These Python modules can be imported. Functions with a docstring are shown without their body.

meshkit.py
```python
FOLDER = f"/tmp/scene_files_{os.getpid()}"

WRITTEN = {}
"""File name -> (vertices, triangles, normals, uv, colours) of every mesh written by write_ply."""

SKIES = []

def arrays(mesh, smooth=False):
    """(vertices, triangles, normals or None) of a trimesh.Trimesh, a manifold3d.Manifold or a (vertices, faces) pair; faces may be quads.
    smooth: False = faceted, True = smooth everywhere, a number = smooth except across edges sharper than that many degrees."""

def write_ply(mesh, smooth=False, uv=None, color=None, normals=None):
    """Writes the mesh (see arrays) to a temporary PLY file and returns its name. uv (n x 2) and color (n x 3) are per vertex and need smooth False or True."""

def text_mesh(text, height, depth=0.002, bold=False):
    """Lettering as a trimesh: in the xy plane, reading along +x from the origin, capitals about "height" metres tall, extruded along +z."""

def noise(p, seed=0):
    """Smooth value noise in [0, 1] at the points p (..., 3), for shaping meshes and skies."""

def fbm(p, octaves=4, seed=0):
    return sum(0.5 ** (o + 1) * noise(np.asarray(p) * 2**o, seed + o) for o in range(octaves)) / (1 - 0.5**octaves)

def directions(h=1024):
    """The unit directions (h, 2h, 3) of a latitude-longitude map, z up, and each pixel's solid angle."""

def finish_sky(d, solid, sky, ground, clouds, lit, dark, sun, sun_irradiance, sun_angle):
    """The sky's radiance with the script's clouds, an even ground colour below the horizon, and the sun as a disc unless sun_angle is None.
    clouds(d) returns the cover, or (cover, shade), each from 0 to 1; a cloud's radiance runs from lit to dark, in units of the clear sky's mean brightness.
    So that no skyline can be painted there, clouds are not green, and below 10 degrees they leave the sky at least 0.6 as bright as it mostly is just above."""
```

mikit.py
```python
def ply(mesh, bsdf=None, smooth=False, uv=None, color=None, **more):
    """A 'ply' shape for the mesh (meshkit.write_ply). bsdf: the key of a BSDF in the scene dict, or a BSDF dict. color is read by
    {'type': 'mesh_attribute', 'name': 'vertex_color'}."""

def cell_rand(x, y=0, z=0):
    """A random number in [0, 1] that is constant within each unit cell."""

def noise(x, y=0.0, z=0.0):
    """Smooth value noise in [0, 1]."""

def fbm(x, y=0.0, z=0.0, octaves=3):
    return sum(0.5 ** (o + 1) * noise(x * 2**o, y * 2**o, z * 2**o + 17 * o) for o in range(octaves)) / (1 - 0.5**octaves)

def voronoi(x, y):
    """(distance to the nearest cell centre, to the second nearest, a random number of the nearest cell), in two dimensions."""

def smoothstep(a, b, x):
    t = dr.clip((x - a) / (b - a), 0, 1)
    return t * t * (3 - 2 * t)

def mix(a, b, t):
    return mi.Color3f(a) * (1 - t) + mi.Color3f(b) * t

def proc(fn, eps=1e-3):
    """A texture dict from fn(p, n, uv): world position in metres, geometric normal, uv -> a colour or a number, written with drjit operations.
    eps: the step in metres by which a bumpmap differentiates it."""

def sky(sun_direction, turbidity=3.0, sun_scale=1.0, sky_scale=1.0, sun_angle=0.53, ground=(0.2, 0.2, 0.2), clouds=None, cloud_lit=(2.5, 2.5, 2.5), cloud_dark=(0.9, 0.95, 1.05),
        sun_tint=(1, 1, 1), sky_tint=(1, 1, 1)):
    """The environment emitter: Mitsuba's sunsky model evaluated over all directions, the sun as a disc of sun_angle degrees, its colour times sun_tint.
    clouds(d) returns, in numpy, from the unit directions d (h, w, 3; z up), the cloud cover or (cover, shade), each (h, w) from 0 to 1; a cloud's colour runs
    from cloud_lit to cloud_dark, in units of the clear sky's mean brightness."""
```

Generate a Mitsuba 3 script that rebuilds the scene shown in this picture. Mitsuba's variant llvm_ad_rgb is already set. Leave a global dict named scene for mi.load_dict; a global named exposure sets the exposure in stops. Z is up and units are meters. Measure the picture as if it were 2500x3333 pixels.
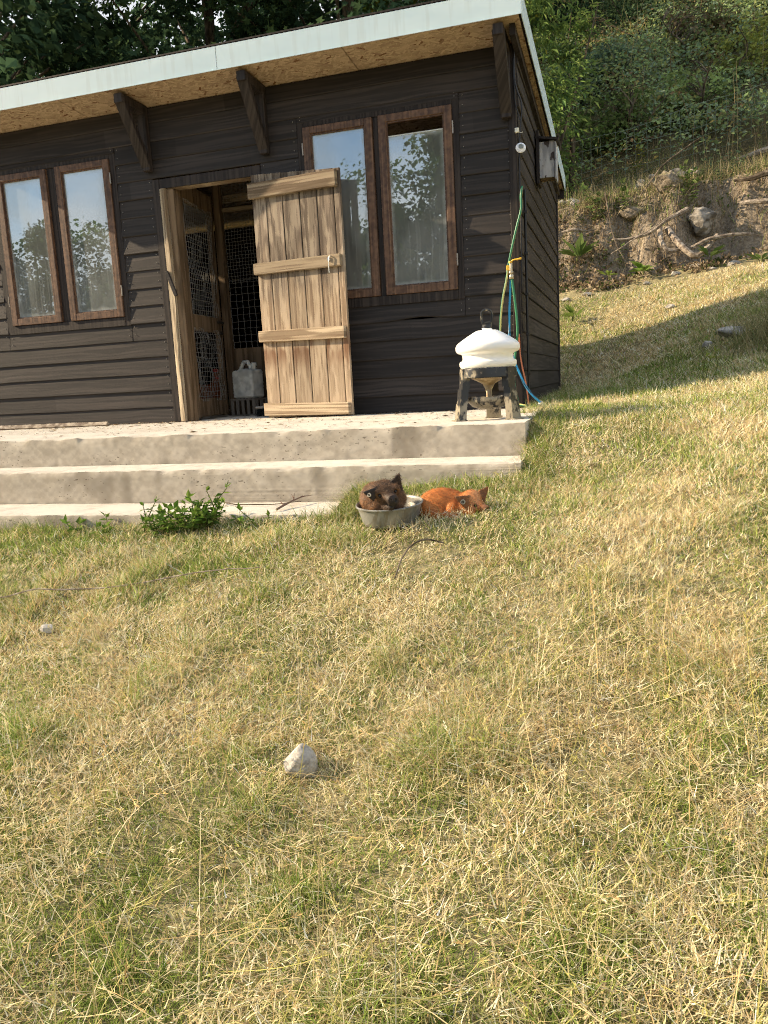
import math
import numpy as np, trimesh, mitsuba as mi, drjit as dr
import mikit, meshkit
from mikit import noise, fbm, voronoi, cell_rand, smoothstep, mix
from scipy.interpolate import RBFInterpolator

scene, labels = {}, {}
T = mi.ScalarTransform4f
# ------------------------------------------------------------------ camera, sky, exposure
CAM = np.array([0.7417, -6.1922, 0.2518])
FW = np.array([-0.290426, 0.942922, -0.162947])
UP = np.array([0.003221, 0.171250, 0.985222])
scene['camera'] = {'type': 'perspective', 'fov': 52.17, 'fov_axis': 'x', 'near_clip': 0.05, 'far_clip': 2000.0,
                   'to_world': T().look_at(origin=CAM.tolist(), target=(CAM + FW).tolist(), up=UP.tolist())}
SUN = np.array([-0.872, -0.165, 0.462])
def clouds(d):
    q = d / (np.maximum(d[..., 2:3], 0) + 0.35)
    c = meshkit.fbm(q * 2.2 + np.array([3.1, 0.4, 1.7]), 5, seed=4)
    return np.clip((c - 0.38) / 0.16, 0, 1) * 0.85, np.clip((c - 0.56) / 0.3, 0, 1) * 0.6
scene['sky'] = mikit.sky(SUN, turbidity=3, clouds=clouds, sun_tint=(0.98, 0.995, 1.04), sun_scale=1.15)
exposure = 2.6

# ------------------------------------------------------------------ materials
def rgb(*c): return {'type': 'rgb', 'value': list(c)}
def mat(key, fn_or_rgb, rough=0.7, spec=0.3, bump=None, bscale=1.0, eps=1e-3, **more):
    col = rgb(*fn_or_rgb) if isinstance(fn_or_rgb, tuple) else mikit.proc(fn_or_rgb)
    b = {'type': 'principled', 'base_color': col, 'roughness': rough, 'specular': spec, **more}
    if bump is not None:
        b = {'type': 'bumpmap', 'arbitrary': mikit.proc(bump, eps=eps), 'scale': bscale, 'bsdf': b}
    scene[key] = {'type': 'twosided', 'bsdf': b}
VC = {'type': 'mesh_attribute', 'name': 'vertex_color'}
scene['m_matte'] = {'type': 'twosided', 'bsdf': {'type': 'diffuse', 'reflectance': VC}}
scene['m_gloss'] = {'type': 'twosided', 'bsdf': {'type': 'principled', 'base_color': VC, 'roughness': 0.38, 'specular': 0.5}}
scene['m_metal'] = {'type': 'twosided', 'bsdf': {'type': 'principled', 'base_color': VC, 'roughness': 0.35, 'metallic': 0.8}}
scene['m_leaf'] = {'type': 'principledthin', 'base_color': VC, 'roughness': 0.42, 'diff_trans': 0.7, 'spec_trans': 0.0, 'eta': 1.45}
scene['m_grass'] = {'type': 'principledthin', 'base_color': VC, 'roughness': 0.5, 'diff_trans': 0.48, 'spec_trans': 0.0, 'eta': 1.35}
scene['m_fur'] = {'type': 'twosided', 'bsdf': {'type': 'principled', 'base_color': VC, 'roughness': 0.55, 'specular': 0.3, 'sheen': 0.3}}

def f_dark(p, n, uv):
    a = p.x + p.y * 1.01
    row = dr.floor((p.z + 0.012) / 0.147)
    piece = cell_rand(row, dr.floor(a * 0.55 + row * 0.37), 3)
    g = fbm(a * 2.2, p.z * 75 + 1.5 * noise(a * 3.0, p.z * 9.0), row, 4)
    kn = noise(a * 1.1 + 7, p.z * 22, row + 5)
    c = mix((0.023, 0.0205, 0.020), (0.042, 0.0355, 0.033), smoothstep(0.3, 0.78, g))
    c = mix(c, (0.066, 0.055, 0.051), 0.4 * smoothstep(0.55, 0.8, kn) * smoothstep(0.4, 0.7, g))
    return c * (0.75 + 0.5 * piece)
def b_dark(p, n, uv):
    a = p.x + p.y * 1.01
    return fbm(a * 2.2, p.z * 75 + 1.5 * noise(a * 3.0, p.z * 9.0), dr.floor((p.z + 0.012) / 0.147), 3)
mat('m_board', f_dark, 0.62, 0.3, b_dark, 0.0007)
def f_darkv(p, n, uv):
    a = (p.x + p.y * 1.01) * 80
    g = fbm(a, p.z * 2.5, 2, 3)
    return mix((0.017, 0.0135, 0.013), (0.045, 0.036, 0.032), smoothstep(0.3, 0.8, g))
mat('m_trim', f_darkv, 0.6, 0.3)
def f_frame(p, n, uv):
    g = fbm((p.x + p.y) * 40, p.z * 40, 1, 2) * 0.4 + 0.6 * noise((p.x + p.y) * 90, p.z * 3.0, p.y * 90)
    return mix((0.060, 0.033, 0.023), (0.20, 0.115, 0.070), smoothstep(0.2, 0.85, g)) * 0.9
mat('m_frame', f_frame, 0.5, 0.4)
def wood_noise(along, across, p, seed):
    g = fbm(across * 70, along * 2.2, seed, 3)
    streak = fbm(across * 26, along * 2.0 + 3, seed + 2, 3)
    blotch = fbm(across * 9, along * 4.5, seed + 6, 3)
    return g, streak, blotch
def f_leaf(p, n, uv):                      # vertical planks of the open door
    ac = (p.x + 2.135) * 0.979 - (p.y + 0.034) * 0.2035      # along the door leaf
    g, s, b = wood_noise(p.z, ac, p, 3.0)
    pl = cell_rand(dr.floor((ac + 0.002) / 0.1575), 5)
    up = smoothstep(0.75, 1.35, p.z + 0.6 * (b - 0.5))  # planks turn greyer and darker towards the top of the leaf
    fn = fbm(ac * 150, p.z * 4.0, 7, 2)
    m1 = smoothstep(0.42, 0.64, fbm(ac * 62 + 3 * pl, p.z * 2.2, 31, 3))
    m2 = smoothstep(0.46, 0.64, fbm(ac * 34, p.z * 5.0 + 9 * pl, 41, 4))
    m3 = smoothstep(0.50, 0.62, fbm(ac * 11 + 5 * pl, p.z * 3.0, 51, 3))
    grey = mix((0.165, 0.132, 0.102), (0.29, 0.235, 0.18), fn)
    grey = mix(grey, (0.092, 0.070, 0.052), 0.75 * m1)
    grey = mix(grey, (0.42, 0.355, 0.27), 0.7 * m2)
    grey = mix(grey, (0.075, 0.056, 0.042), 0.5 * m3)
    warm = mix((0.33, 0.245, 0.165), (0.50, 0.40, 0.28), fn)
    warm = mix(warm, (0.18, 0.118, 0.072), 0.7 * m1 * smoothstep(0.10, 0.45, p.z))
    warm = mix(warm, (0.60, 0.49, 0.35), 0.6 * m2)
    warm = mix(warm, (0.17, 0.078, 0.038), 0.75 * m3 * smoothstep(0.22, 0.0, dr.abs(p.z - 0.55)))
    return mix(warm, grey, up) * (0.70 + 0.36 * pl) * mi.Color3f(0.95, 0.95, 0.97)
def b_leaf(p, n, uv): return fbm((p.x * 0.979 - p.y * 0.2035) * 70, p.z * 2.2, 3.0, 3)
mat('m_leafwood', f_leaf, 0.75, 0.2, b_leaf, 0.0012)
def f_ledge(p, n, uv):
    g, s, b = wood_noise(p.x, p.z + 0.02 * p.x, p, 9.0)
    c = mix((0.28, 0.205, 0.135), (0.56, 0.455, 0.32), smoothstep(0.25, 0.65, g))
    c = mix(c, (0.17, 0.115, 0.07), 0.75 * smoothstep(0.55, 0.7, s))
    return mix(c, c * mi.Color3f(0.54, 0.535, 0.53), smoothstep(0.75, 1.25, p.z))  # ledges above mid height get a darker tone
mat('m_ledge', f_ledge, 0.75, 0.2, lambda p, n, uv: fbm(p.x * 2.2, (p.z + 0.02 * p.x) * 70, 9.0, 3), 0.002)
def f_post(p, n, uv):
    g, s, b = wood_noise(p.z, p.x + p.y, p, 14.0)
    c = mix((0.18, 0.135, 0.09), (0.48, 0.41, 0.30), smoothstep(0.25, 0.7, g))
    return mix(c, (0.15, 0.10, 0.06), 0.6 * smoothstep(0.55, 0.72, s))
mat('m_post', f_post, 0.75, 0.2, lambda p, n, uv: fbm((p.x + p.y) * 60, p.z * 2.5, 14.0, 3), 0.003)
def f_inner(p, n, uv):
    g = fbm((p.x + p.y) * 38, p.z * 3.5, 21.0, 3)
    return mix((0.10, 0.068, 0.040), (0.21, 0.150, 0.095), smoothstep(0.25, 0.75, g))
mat('m_inner', f_inner, 0.8, 0.2)
mat('m_dark', (0.022, 0.017, 0.014), 0.85, 0.1)
def f_osb(p, n, uv):
    u, v = p.x, p.y + p.z
    best, tone = mi.Float(0), mi.Float(0.4)
    for k, ang in enumerate((0.15, -0.35, 0.7, -0.9)):
        c, s = math.cos(ang), math.sin(ang)
        a, b = (u * c + v * s) * 15, (-u * s + v * c) * 60
        ca, cb = dr.floor(a + 0.5 * noise(b * 0.3, a * 0.3, k)), dr.floor(b)
        r = cell_rand(ca, cb, k + 11)
        tone = dr.select(r > best, cell_rand(ca, cb, k + 31), tone)
        best = dr.maximum(best, r)
    fine = noise(u * 40, v * 300)
    c = mix((0.25, 0.175, 0.11), (0.50, 0.39, 0.265), tone * 0.85 + 0.15 * fine)
    return mix(c, (0.16, 0.08, 0.035), smoothstep(0.93, 1.0, 1 - tone))
mat('m_osb', f_osb, 0.7, 0.25)
def f_fascia(p, n, uv):
    g = fbm(p.x * 3, p.z * 9, 4, 3)
    s = fbm(p.x * 30, p.z * 2.5, 8, 3)
    c = mix((0.50, 0.65, 0.73), (0.58, 0.72, 0.79), g)
    return mix(c, (0.46, 0.55, 0.58), 0.35 * smoothstep(0.55, 0.75, s))
mat('m_fascia', f_fascia, 0.45, 0.4)
def conc(p):
    a = fbm(p.x * 5, p.y * 5, p.z * 5, 4)
    b = fbm(p.x * 34, p.y * 34, p.z * 34, 3)
    st = fbm(p.x * 7, p.y * 2, p.z * 2.0 + 4, 3)
    return a, b, st
def f_conc(p, n, uv):
    a, b, st = conc(p)
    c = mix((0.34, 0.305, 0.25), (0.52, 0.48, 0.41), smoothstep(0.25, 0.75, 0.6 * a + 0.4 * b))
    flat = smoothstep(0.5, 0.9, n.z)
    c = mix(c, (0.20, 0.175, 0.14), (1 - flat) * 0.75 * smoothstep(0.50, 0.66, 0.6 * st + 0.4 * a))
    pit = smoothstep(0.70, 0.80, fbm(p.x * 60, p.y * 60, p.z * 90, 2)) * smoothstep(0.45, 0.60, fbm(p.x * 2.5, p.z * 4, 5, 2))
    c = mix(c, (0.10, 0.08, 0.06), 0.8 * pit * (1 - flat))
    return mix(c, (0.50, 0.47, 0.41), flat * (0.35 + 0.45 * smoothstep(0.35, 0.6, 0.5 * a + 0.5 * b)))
def b_conc(p, n, uv):
    a, b, st = conc(p)
    lines = noise(0.3 * p.x, p.z * 170, 3) * smoothstep(0.45, 0.6, fbm(p.x * 1.3, p.z * 3, 9, 2))
    return 0.55 * b + 0.7 * lines * smoothstep(-0.185, -0.2, p.z) + 0.2 * noise(p.x * 150 + 3 * b, p.y * 150, p.z * 150)
mat('m_conc', f_conc, 0.85, 0.2, b_conc, 0.004)
def f_soil(p, n, uv):
    a = fbm(p.x * 3, p.y * 3, p.z * 3, 4)
    b = fbm(p.x * 40, p.y * 40, p.z * 40, 3)
    steep = smoothstep(0.85, 0.6, n.z) * smoothstep(5.5, 6.5, p.y)
    lawn = mix((0.11, 0.10, 0.05), (0.32, 0.28, 0.16), smoothstep(0.2, 0.8, 0.5 * a + 0.5 * b))
    dirt = mix((0.12, 0.10, 0.075), (0.34, 0.29, 0.225), smoothstep(0.25, 0.75, 0.4 * a + 0.6 * b))
    bare = smoothstep(0.35, 0.0, dr.sqrt(dr.square((p.x - 0.65) / 1.6) + dr.square(p.y + 0.25)) - 0.1)
    c = mix(lawn, dirt, dr.maximum(steep, 0.0))
    c = mix(c, (0.42, 0.31, 0.20), 0.8 * bare)
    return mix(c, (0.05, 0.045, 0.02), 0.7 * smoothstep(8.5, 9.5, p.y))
mat('m_soil', f_soil, 0.9, 0.1, lambda p, n, uv: fbm(p.x * 30, p.y * 30, p.z * 30, 4), 0.02)
def f_bark(p, n, uv):
    g = fbm((p.x + p.y) * 22, p.z * 5, p.y * 9, 3)
    return mix((0.045, 0.035, 0.026), (0.19, 0.155, 0.115), smoothstep(0.25, 0.8, g))
mat('m_bark', f_bark, 0.85, 0.15)
def f_stone(p, n, uv):
    a = fbm(p.x * 22, p.y * 22, p.z * 22, 4)
    b = noise(p.x * 160, p.y * 160, p.z * 160)
    return mix((0.17, 0.16, 0.145), (0.43, 0.415, 0.385), smoothstep(0.25, 0.7, 0.75 * a + 0.25 * b))
mat('m_stone', f_stone, 0.85, 0.2, lambda p, n, uv: fbm(p.x * 60, p.y * 60, p.z * 60, 3), 0.006)
def f_rock(p, n, uv):
    a = fbm(p.x * 9, p.y * 9, p.z * 14, 4)
    return mix((0.10, 0.09, 0.075), (0.33, 0.31, 0.275), smoothstep(0.3, 0.7, a))
mat('m_rock', f_rock, 0.85, 0.2, lambda p, n, uv: fbm(p.x * 30, p.y * 30, p.z * 30, 3), 0.012)
def f_root(p, n, uv):
    g = fbm(p.x * 30, p.y * 30, p.z * 30, 3)
    return mix((0.15, 0.12, 0.095), (0.38, 0.33, 0.27), smoothstep(0.3, 0.7, g))
mat('m_root', f_root, 0.8, 0.2)
def f_dusty(p, n, uv):
    a = fbm(p.x * 18, p.y * 18, p.z * 12, 4)
    b = fbm(p.x * 70, p.y * 70, p.z * 40, 3)
    m = smoothstep(0.44, 0.62, 0.55 * a + 0.45 * b + 0.22 * smoothstep(0.22, 0.0, p.z) - 0.10)
    return mix((0.020, 0.022, 0.025), (0.34, 0.30, 0.22), m * 0.85)
mat('m_blackplastic', f_dusty, 0.32, 0.5)
def f_tank(p, n, uv):
    a = fbm(p.x * 9, p.y * 9, p.z * 25, 3)
    c = mix((0.87, 0.87, 0.85), (0.90, 0.90, 0.89), a)
    return mix(c, (0.80, 0.72, 0.52), 0.25 * smoothstep(0.34, 0.28, p.z) + 0.1 * smoothstep(0.40, 0.36, p.z))
mat('m_tank', f_tank, 0.3, 0.5)
def f_funnel(p, n, uv):
    a = fbm(p.x * 25, p.y * 25, p.z * 15, 3)
    return mix((0.40, 0.29, 0.16), (0.66, 0.56, 0.40), smoothstep(0.3, 0.7, a))
mat('m_funnel', f_funnel, 0.5, 0.4)
def f_can(p, n, uv):
    a = fbm(p.x * 14, p.y * 14, p.z * 14, 4)
    return mix((0.46, 0.48, 0.45), (0.70, 0.72, 0.68), smoothstep(0.3, 0.65, a))
mat('m_can', f_can, 0.5, 0.4)
def f_bowl(p, n, uv):
    a = fbm(p.x * 20, p.y * 20, p.z * 8, 4)
    s = fbm((p.x + p.y) * 40, p.z * 5, 2, 3)
    c = mix((0.17, 0.175, 0.165), (0.31, 0.315, 0.30), smoothstep(0.3, 0.7, a))
    return mix(c, (0.17, 0.145, 0.105), 0.6 * smoothstep(0.52, 0.66, s))
mat('m_bowl', f_bowl, 0.42, 0.5, metallic=0.35)
def f_box(p, n, uv):
    g = fbm((p.x + p.y) * 30, p.z * 5, 3, 3)
    c = mix((0.30, 0.31, 0.33), (0.50, 0.51, 0.53), smoothstep(0.3, 0.7, g))
    return mix(c, (0.06, 0.05, 0.05), smoothstep(0.66, 0.74, noise(p.x * 45, p.z * 22, p.y * 45)))
mat('m_greybox', f_box, 0.7, 0.2)
def w_dust(p, n, uv):
    e = dr.minimum(dr.minimum(uv.x, 1 - uv.x) * 0.46, dr.minimum(uv.y, 1 - uv.y) * 1.2)
    edge = smoothstep(0.045, 0.0, e + 0.03 * (fbm(p.x * 20, p.z * 20, 1, 2) - 0.5))
    film = fbm(p.x * 4, p.z * 2.5, 3, 4)
    drip = smoothstep(0.62, 0.8, noise(p.x * 70 + 2 * fbm(p.x * 3, p.z * 3, 4, 2), p.z * 2.2, 6)) * smoothstep(0.75, 0.1, uv.y)
    run = smoothstep(0.5, 0.75, fbm(p.x * 16, p.z * 2.0, 8, 3)) * smoothstep(0.6, 0.05, uv.y)
    return dr.clip(0.21 + 0.15 * smoothstep(0.4, 0.7, film) + 0.40 * edge + 0.10 * drip + 0.07 * run, 0, 0.95)
scene['m_glass'] = {'type': 'twosided', 'bsdf': {'type': 'blendbsdf', 'weight': mikit.proc(w_dust),
    'b0': {'type': 'conductor', 'specular_reflectance': rgb(0.46, 0.50, 0.52)},
    'b1': {'type': 'diffuse', 'reflectance': rgb(0.42, 0.45, 0.44)}}}
mat('m_water', (0.035, 0.036, 0.030), 0.04, 0.5)
scene['m_black'] = {'type': 'twosided', 'bsdf': {'type': 'principled', 'base_color': rgb(0.012, 0.012, 0.013), 'roughness': 0.35, 'specular': 0.5}}

# ------------------------------------------------------------------ helpers
def num(key):
    if key not in scene and key not in labels: return key
    i = 1
    while f'{key}_{i:03d}' in scene or f'{key}_{i:03d}' in labels: i += 1
    return f'{key}_{i:03d}'
def add(key, mesh, bsdf, smooth=False, uv=None, color=None, **lab):
    key = num(key)
    if color is not None and np.ndim(color) == 1:
        color = np.tile(np.asarray(color, float), (len(mesh.vertices if hasattr(mesh, 'vertices') else mesh[0]), 1))
    if color is not None and smooth not in (True, False): smooth = True
    scene[key] = mikit.ply(mesh, bsdf, smooth=smooth, uv=uv, color=color)
    if lab: labels[key] = lab
    return key
def thing(key, label, category, group=None):
    key = num(key)
    labels[key] = {'label': label, 'category': category, **({'group': group} if group else {})}
    return key
cat = trimesh.util.concatenate
def TM(v, f): return trimesh.Trimesh(np.asarray(v, float), np.asarray(f, int), process=False)
def quads(v, f):
    f = np.asarray(f, int)
    return TM(v, np.vstack([f[:, [0, 1, 2]], f[:, [0, 2, 3]]]))
def hexa(b, t):
    """solid between bottom quad b and top quad t (each 4 points, same winding, counter-clockwise seen from the top side)"""
    v = np.vstack([b, t])
    f = [[3, 2, 1, 0], [4, 5, 6, 7], [0, 1, 5, 4], [1, 2, 6, 5], [2, 3, 7, 6], [3, 0, 4, 7]]
    m = quads(v, f); m.fix_normals(); return m
def box(x0, x1, y0, y1, z0, z1, c=0.0):
    if c <= 0:
        m = trimesh.creation.box((x1 - x0, y1 - y0, z1 - z0))
        m.apply_translation(((x0 + x1) / 2, (y0 + y1) / 2, (z0 + z1) / 2)); return m
    P = []
    for sx, X in ((1, x0), (-1, x1)):
        for sy, Y in ((1, y0), (-1, y1)):
            for sz, Z in ((1, z0), (-1, z1)):
                P += [(X, Y + sy * c, Z + sz * c), (X + sx * c, Y, Z + sz * c), (X + sx * c, Y + sy * c, Z)]
    return trimesh.convex.convex_hull(np.array(P))
def bar(a, b, w, d, ref=(0, 0, 1), c=0.003):
    """a bevelled bar from a to b, w across, d along the ref direction"""
    a, b = np.asarray(a, float), np.asarray(b, float)
    L = np.linalg.norm(b - a); x = (b - a) / L
    y = np.cross(ref, x); y /= np.linalg.norm(y); z = np.cross(x, y)
    m = box(0, L, -w / 2, w / 2, -d / 2, d / 2, c)
    M = np.eye(4); M[:3, 0], M[:3, 1], M[:3, 2], M[:3, 3] = x, y, z, a
    m.apply_transform(M); return m
def frames(P):
    P = np.asarray(P, float)
    t = np.gradient(P, axis=0); t /= np.linalg.norm(t, axis=1, keepdims=True) + 1e-12
    ref = np.array([0, 0, 1.0]) if abs(t[0, 2]) < 0.8 else np.array([1.0, 0, 0])
    U = []
    u = np.cross(t[0], ref)
    for i in range(len(P)):
        u = u - t[i] * (u @ t[i]); u /= np.linalg.norm(u) + 1e-12; U.append(u)
    U = np.array(U); return t, U, np.cross(t, U)
def tube(P, r, n=8, cap=True):
    P = np.asarray(P, float); r = np.broadcast_to(np.asarray(r, float), len(P))
    t, U, V = frames(P)
    a = np.arange(n) * 2 * np.pi / n
    v = (P[:, None] + r[:, None, None] * (np.cos(a)[None, :, None] * U[:, None] + np.sin(a)[None, :, None] * V[:, None])).reshape(-1, 3)
    i, k = np.meshgrid(np.arange(len(P) - 1), np.arange(n), indexing='ij')
    q = np.stack([i * n + k, i * n + (k + 1) % n, (i + 1) * n + (k + 1) % n, (i + 1) * n + k], -1).reshape(-1, 4)
    f = np.vstack([q[:, [0, 1, 2]], q[:, [0, 2, 3]]])
    if cap:
        v = np.vstack([v, P[:1], P[-1:]]); m0, m1 = len(v) - 2, len(v) - 1
        k = np.arange(n); e = (len(P) - 1) * n
        f = np.vstack([f, np.stack([k * 0 + m0, (k + 1) % n, k], 1), np.stack([k * 0 + m1, e + k, e + (k + 1) % n], 1)])
    return TM(v, f)
def curve(pts, n=24):
    """smooth curve through the points (Catmull-Rom)"""
    p = np.asarray(pts, float)
    if len(p) == 2: return p[0] + (p[1] - p[0]) * np.linspace(0, 1, n)[:, None]
    p = np.vstack([2 * p[0] - p[1], p, 2 * p[-1] - p[-2]])
    out = []
    for s in np.linspace(0, len(p) - 3 - 1e-9, n):
        i = int(s); t = s - i; a, b, c, d = p[i:i + 4]
        out.append(0.5 * (2 * b + (c - a) * t + (2 * a - 5 * b + 4 * c - d) * t * t + (3 * b - a - 3 * c + d) * t ** 3))
    return np.array(out)
def lathe(prof, n=32, close=False):
    """profile of (r, z), turned about z"""
    prof = np.asarray(prof, float)
    a = np.arange(n) * 2 * np.pi / n
    v = np.stack([prof[:, 0, None] * np.cos(a), prof[:, 0, None] * np.sin(a), np.repeat(prof[:, 1, None], n, 1)], -1).reshape(-1, 3)
    m = len(prof); rows = m if close else m - 1
    i, k = np.meshgrid(np.arange(rows), np.arange(n), indexing='ij'); j = (i + 1) % m
    q = np.stack([i * n + k, i * n + (k + 1) % n, j * n + (k + 1) % n, j * n + k], -1).reshape(-1, 4)
    return quads(v, q)
def smooth_profile(pts, n=60): return curve([(a, b, 0) for a, b in pts], n)[:, :2]
def move(m, v): m = m.copy(); m.apply_translation(v); return m
def rotz(m, a, c=(0, 0, 0)):
    m = m.copy(); m.apply_transform(trimesh.transformations.rotation_matrix(a, [0, 0, 1], c)); return m
def snet(f, lo, hi, h):
    """surface of f = 0 (inside negative) by naive surface nets"""
    lo, hi = np.asarray(lo, float), np.asarray(hi, float)
    n = np.ceil((hi - lo) / h).astype(int) + 1
    g = np.stack(np.meshgrid(*[lo[k] + np.arange(n[k]) * h for k in range(3)], indexing='ij'), -1)
    val = f(g.reshape(-1, 3)).reshape(n)
    s = val < 0
    corners = [(a, b, c) for a in (0, 1) for b in (0, 1) for c in (0, 1)]
    sl = lambda A, o: A[o[0]:n[0] - 1 + o[0], o[1]:n[1] - 1 + o[1], o[2]:n[2] - 1 + o[2]]
    cnt = sum(sl(s, o).astype(int) for o in corners)
    act = (cnt > 0) & (cnt < 8)
    acc, w = np.zeros(act.shape + (3,)), np.zeros(act.shape)
    for o in corners:
        for k in range(3):
            if o[k] == 0:
                o2 = list(o); o2[k] = 1
                a, b = sl(val, o), sl(val, o2)
                x = (a < 0) != (b < 0)
                t = np.where(x, a / np.where(x, a - b, 1), 0)
                q = np.zeros(act.shape + (3,)) + np.array(o); q[..., k] += t
                acc += np.where(x[..., None], q, 0); w += x
    idx = -np.ones(act.shape, int); idx[act] = np.arange(act.sum())
    ijk = np.argwhere(act)
    v = lo + (ijk + acc[act] / w[act][:, None]) * h
    F = []
    for k in range(3):
        a, b = [(1, 2), (2, 0), (0, 1)][k]
        lo_ = [slice(1, -1)] * 3; lo_[k] = slice(0, -1)
        up_ = [slice(1, -1)] * 3; up_[k] = slice(1, None)
        s0, s1 = s[tuple(lo_)], s[tuple(up_)]
        for flip, cond in ((False, s0 & ~s1), (True, ~s0 & s1)):
            c = np.argwhere(cond)
            if not len(c): continue
            c[:, a] += 1; c[:, b] += 1
            def at(da, db):
                q = c.copy(); q[:, a] += da; q[:, b] += db
                return idx[q[:, 0], q[:, 1], q[:, 2]]
            q = np.stack([at(-1, -1), at(0, -1), at(0, 0), at(-1, 0)], 1)
            F.append(q[:, ::-1] if flip else q)
    return quads(v, np.vstack(F))
def smin(a, b, k):
    h = np.clip(0.5 + 0.5 * (b - a) / k, 0, 1)
    return b * (1 - h) + a * h - k * h * (1 - h)
def sd_ell(p, c, r):
    q = (p - np.asarray(c)) / np.asarray(r); k = np.linalg.norm(q, axis=1)
    return (k - 1) * np.min(r)
def sd_cap(p, a, b, ra, rb):
    a, b = np.asarray(a, float), np.asarray(b, float)
    h = np.clip(((p - a) @ (b - a)) / ((b - a) @ (b - a)), 0, 1)
    return np.linalg.norm(p - a - h[:, None] * (b - a), axis=1) - (ra + (rb - ra) * h)
def sd_tri(p, a, b, c, th):
    a, b, c = (np.asarray(x, float) for x in (a, b, c))
    ba, cb, ac = b - a, c - b, a - c; nor = np.cross(ba, ac)
    pa, pb, pc = p - a, p - b, p - c
    inside = (np.sign(pa @ np.cross(ba, nor)) + np.sign(pb @ np.cross(cb, nor)) + np.sign(pc @ np.cross(ac, nor))) < 2
    def seg(pp, e): return ((e * np.clip(pp @ e / (e @ e), 0, 1)[:, None] - pp) ** 2).sum(1)
    d2 = np.where(inside, np.minimum(np.minimum(seg(pa, ba), seg(pb, cb)), seg(pc, ac)), (pa @ nor) ** 2 / (nor @ nor))
    return np.sqrt(d2) - th
def rock(c, r, seed, cuts=9, sub=3, rough=0.08):
    rng = np.random.default_rng(seed)
    m = trimesh.creation.icosphere(subdivisions=sub)
    v = m.vertices.copy()
    for _ in range(cuts):
        nrm = rng.normal(size=3); nrm /= np.linalg.norm(nrm); d = rng.uniform(0.55, 0.85)
        e = v @ nrm - d
        v -= np.where(e > 0, e * 0.92, 0)[:, None] * nrm
    v *= 1 + rough * (meshkit.fbm(v * 2.2 + seed, 3) - 0.5)[:, None] * 2
    m.vertices = v * np.asarray(r) + np.asarray(c)
    return m

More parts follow.
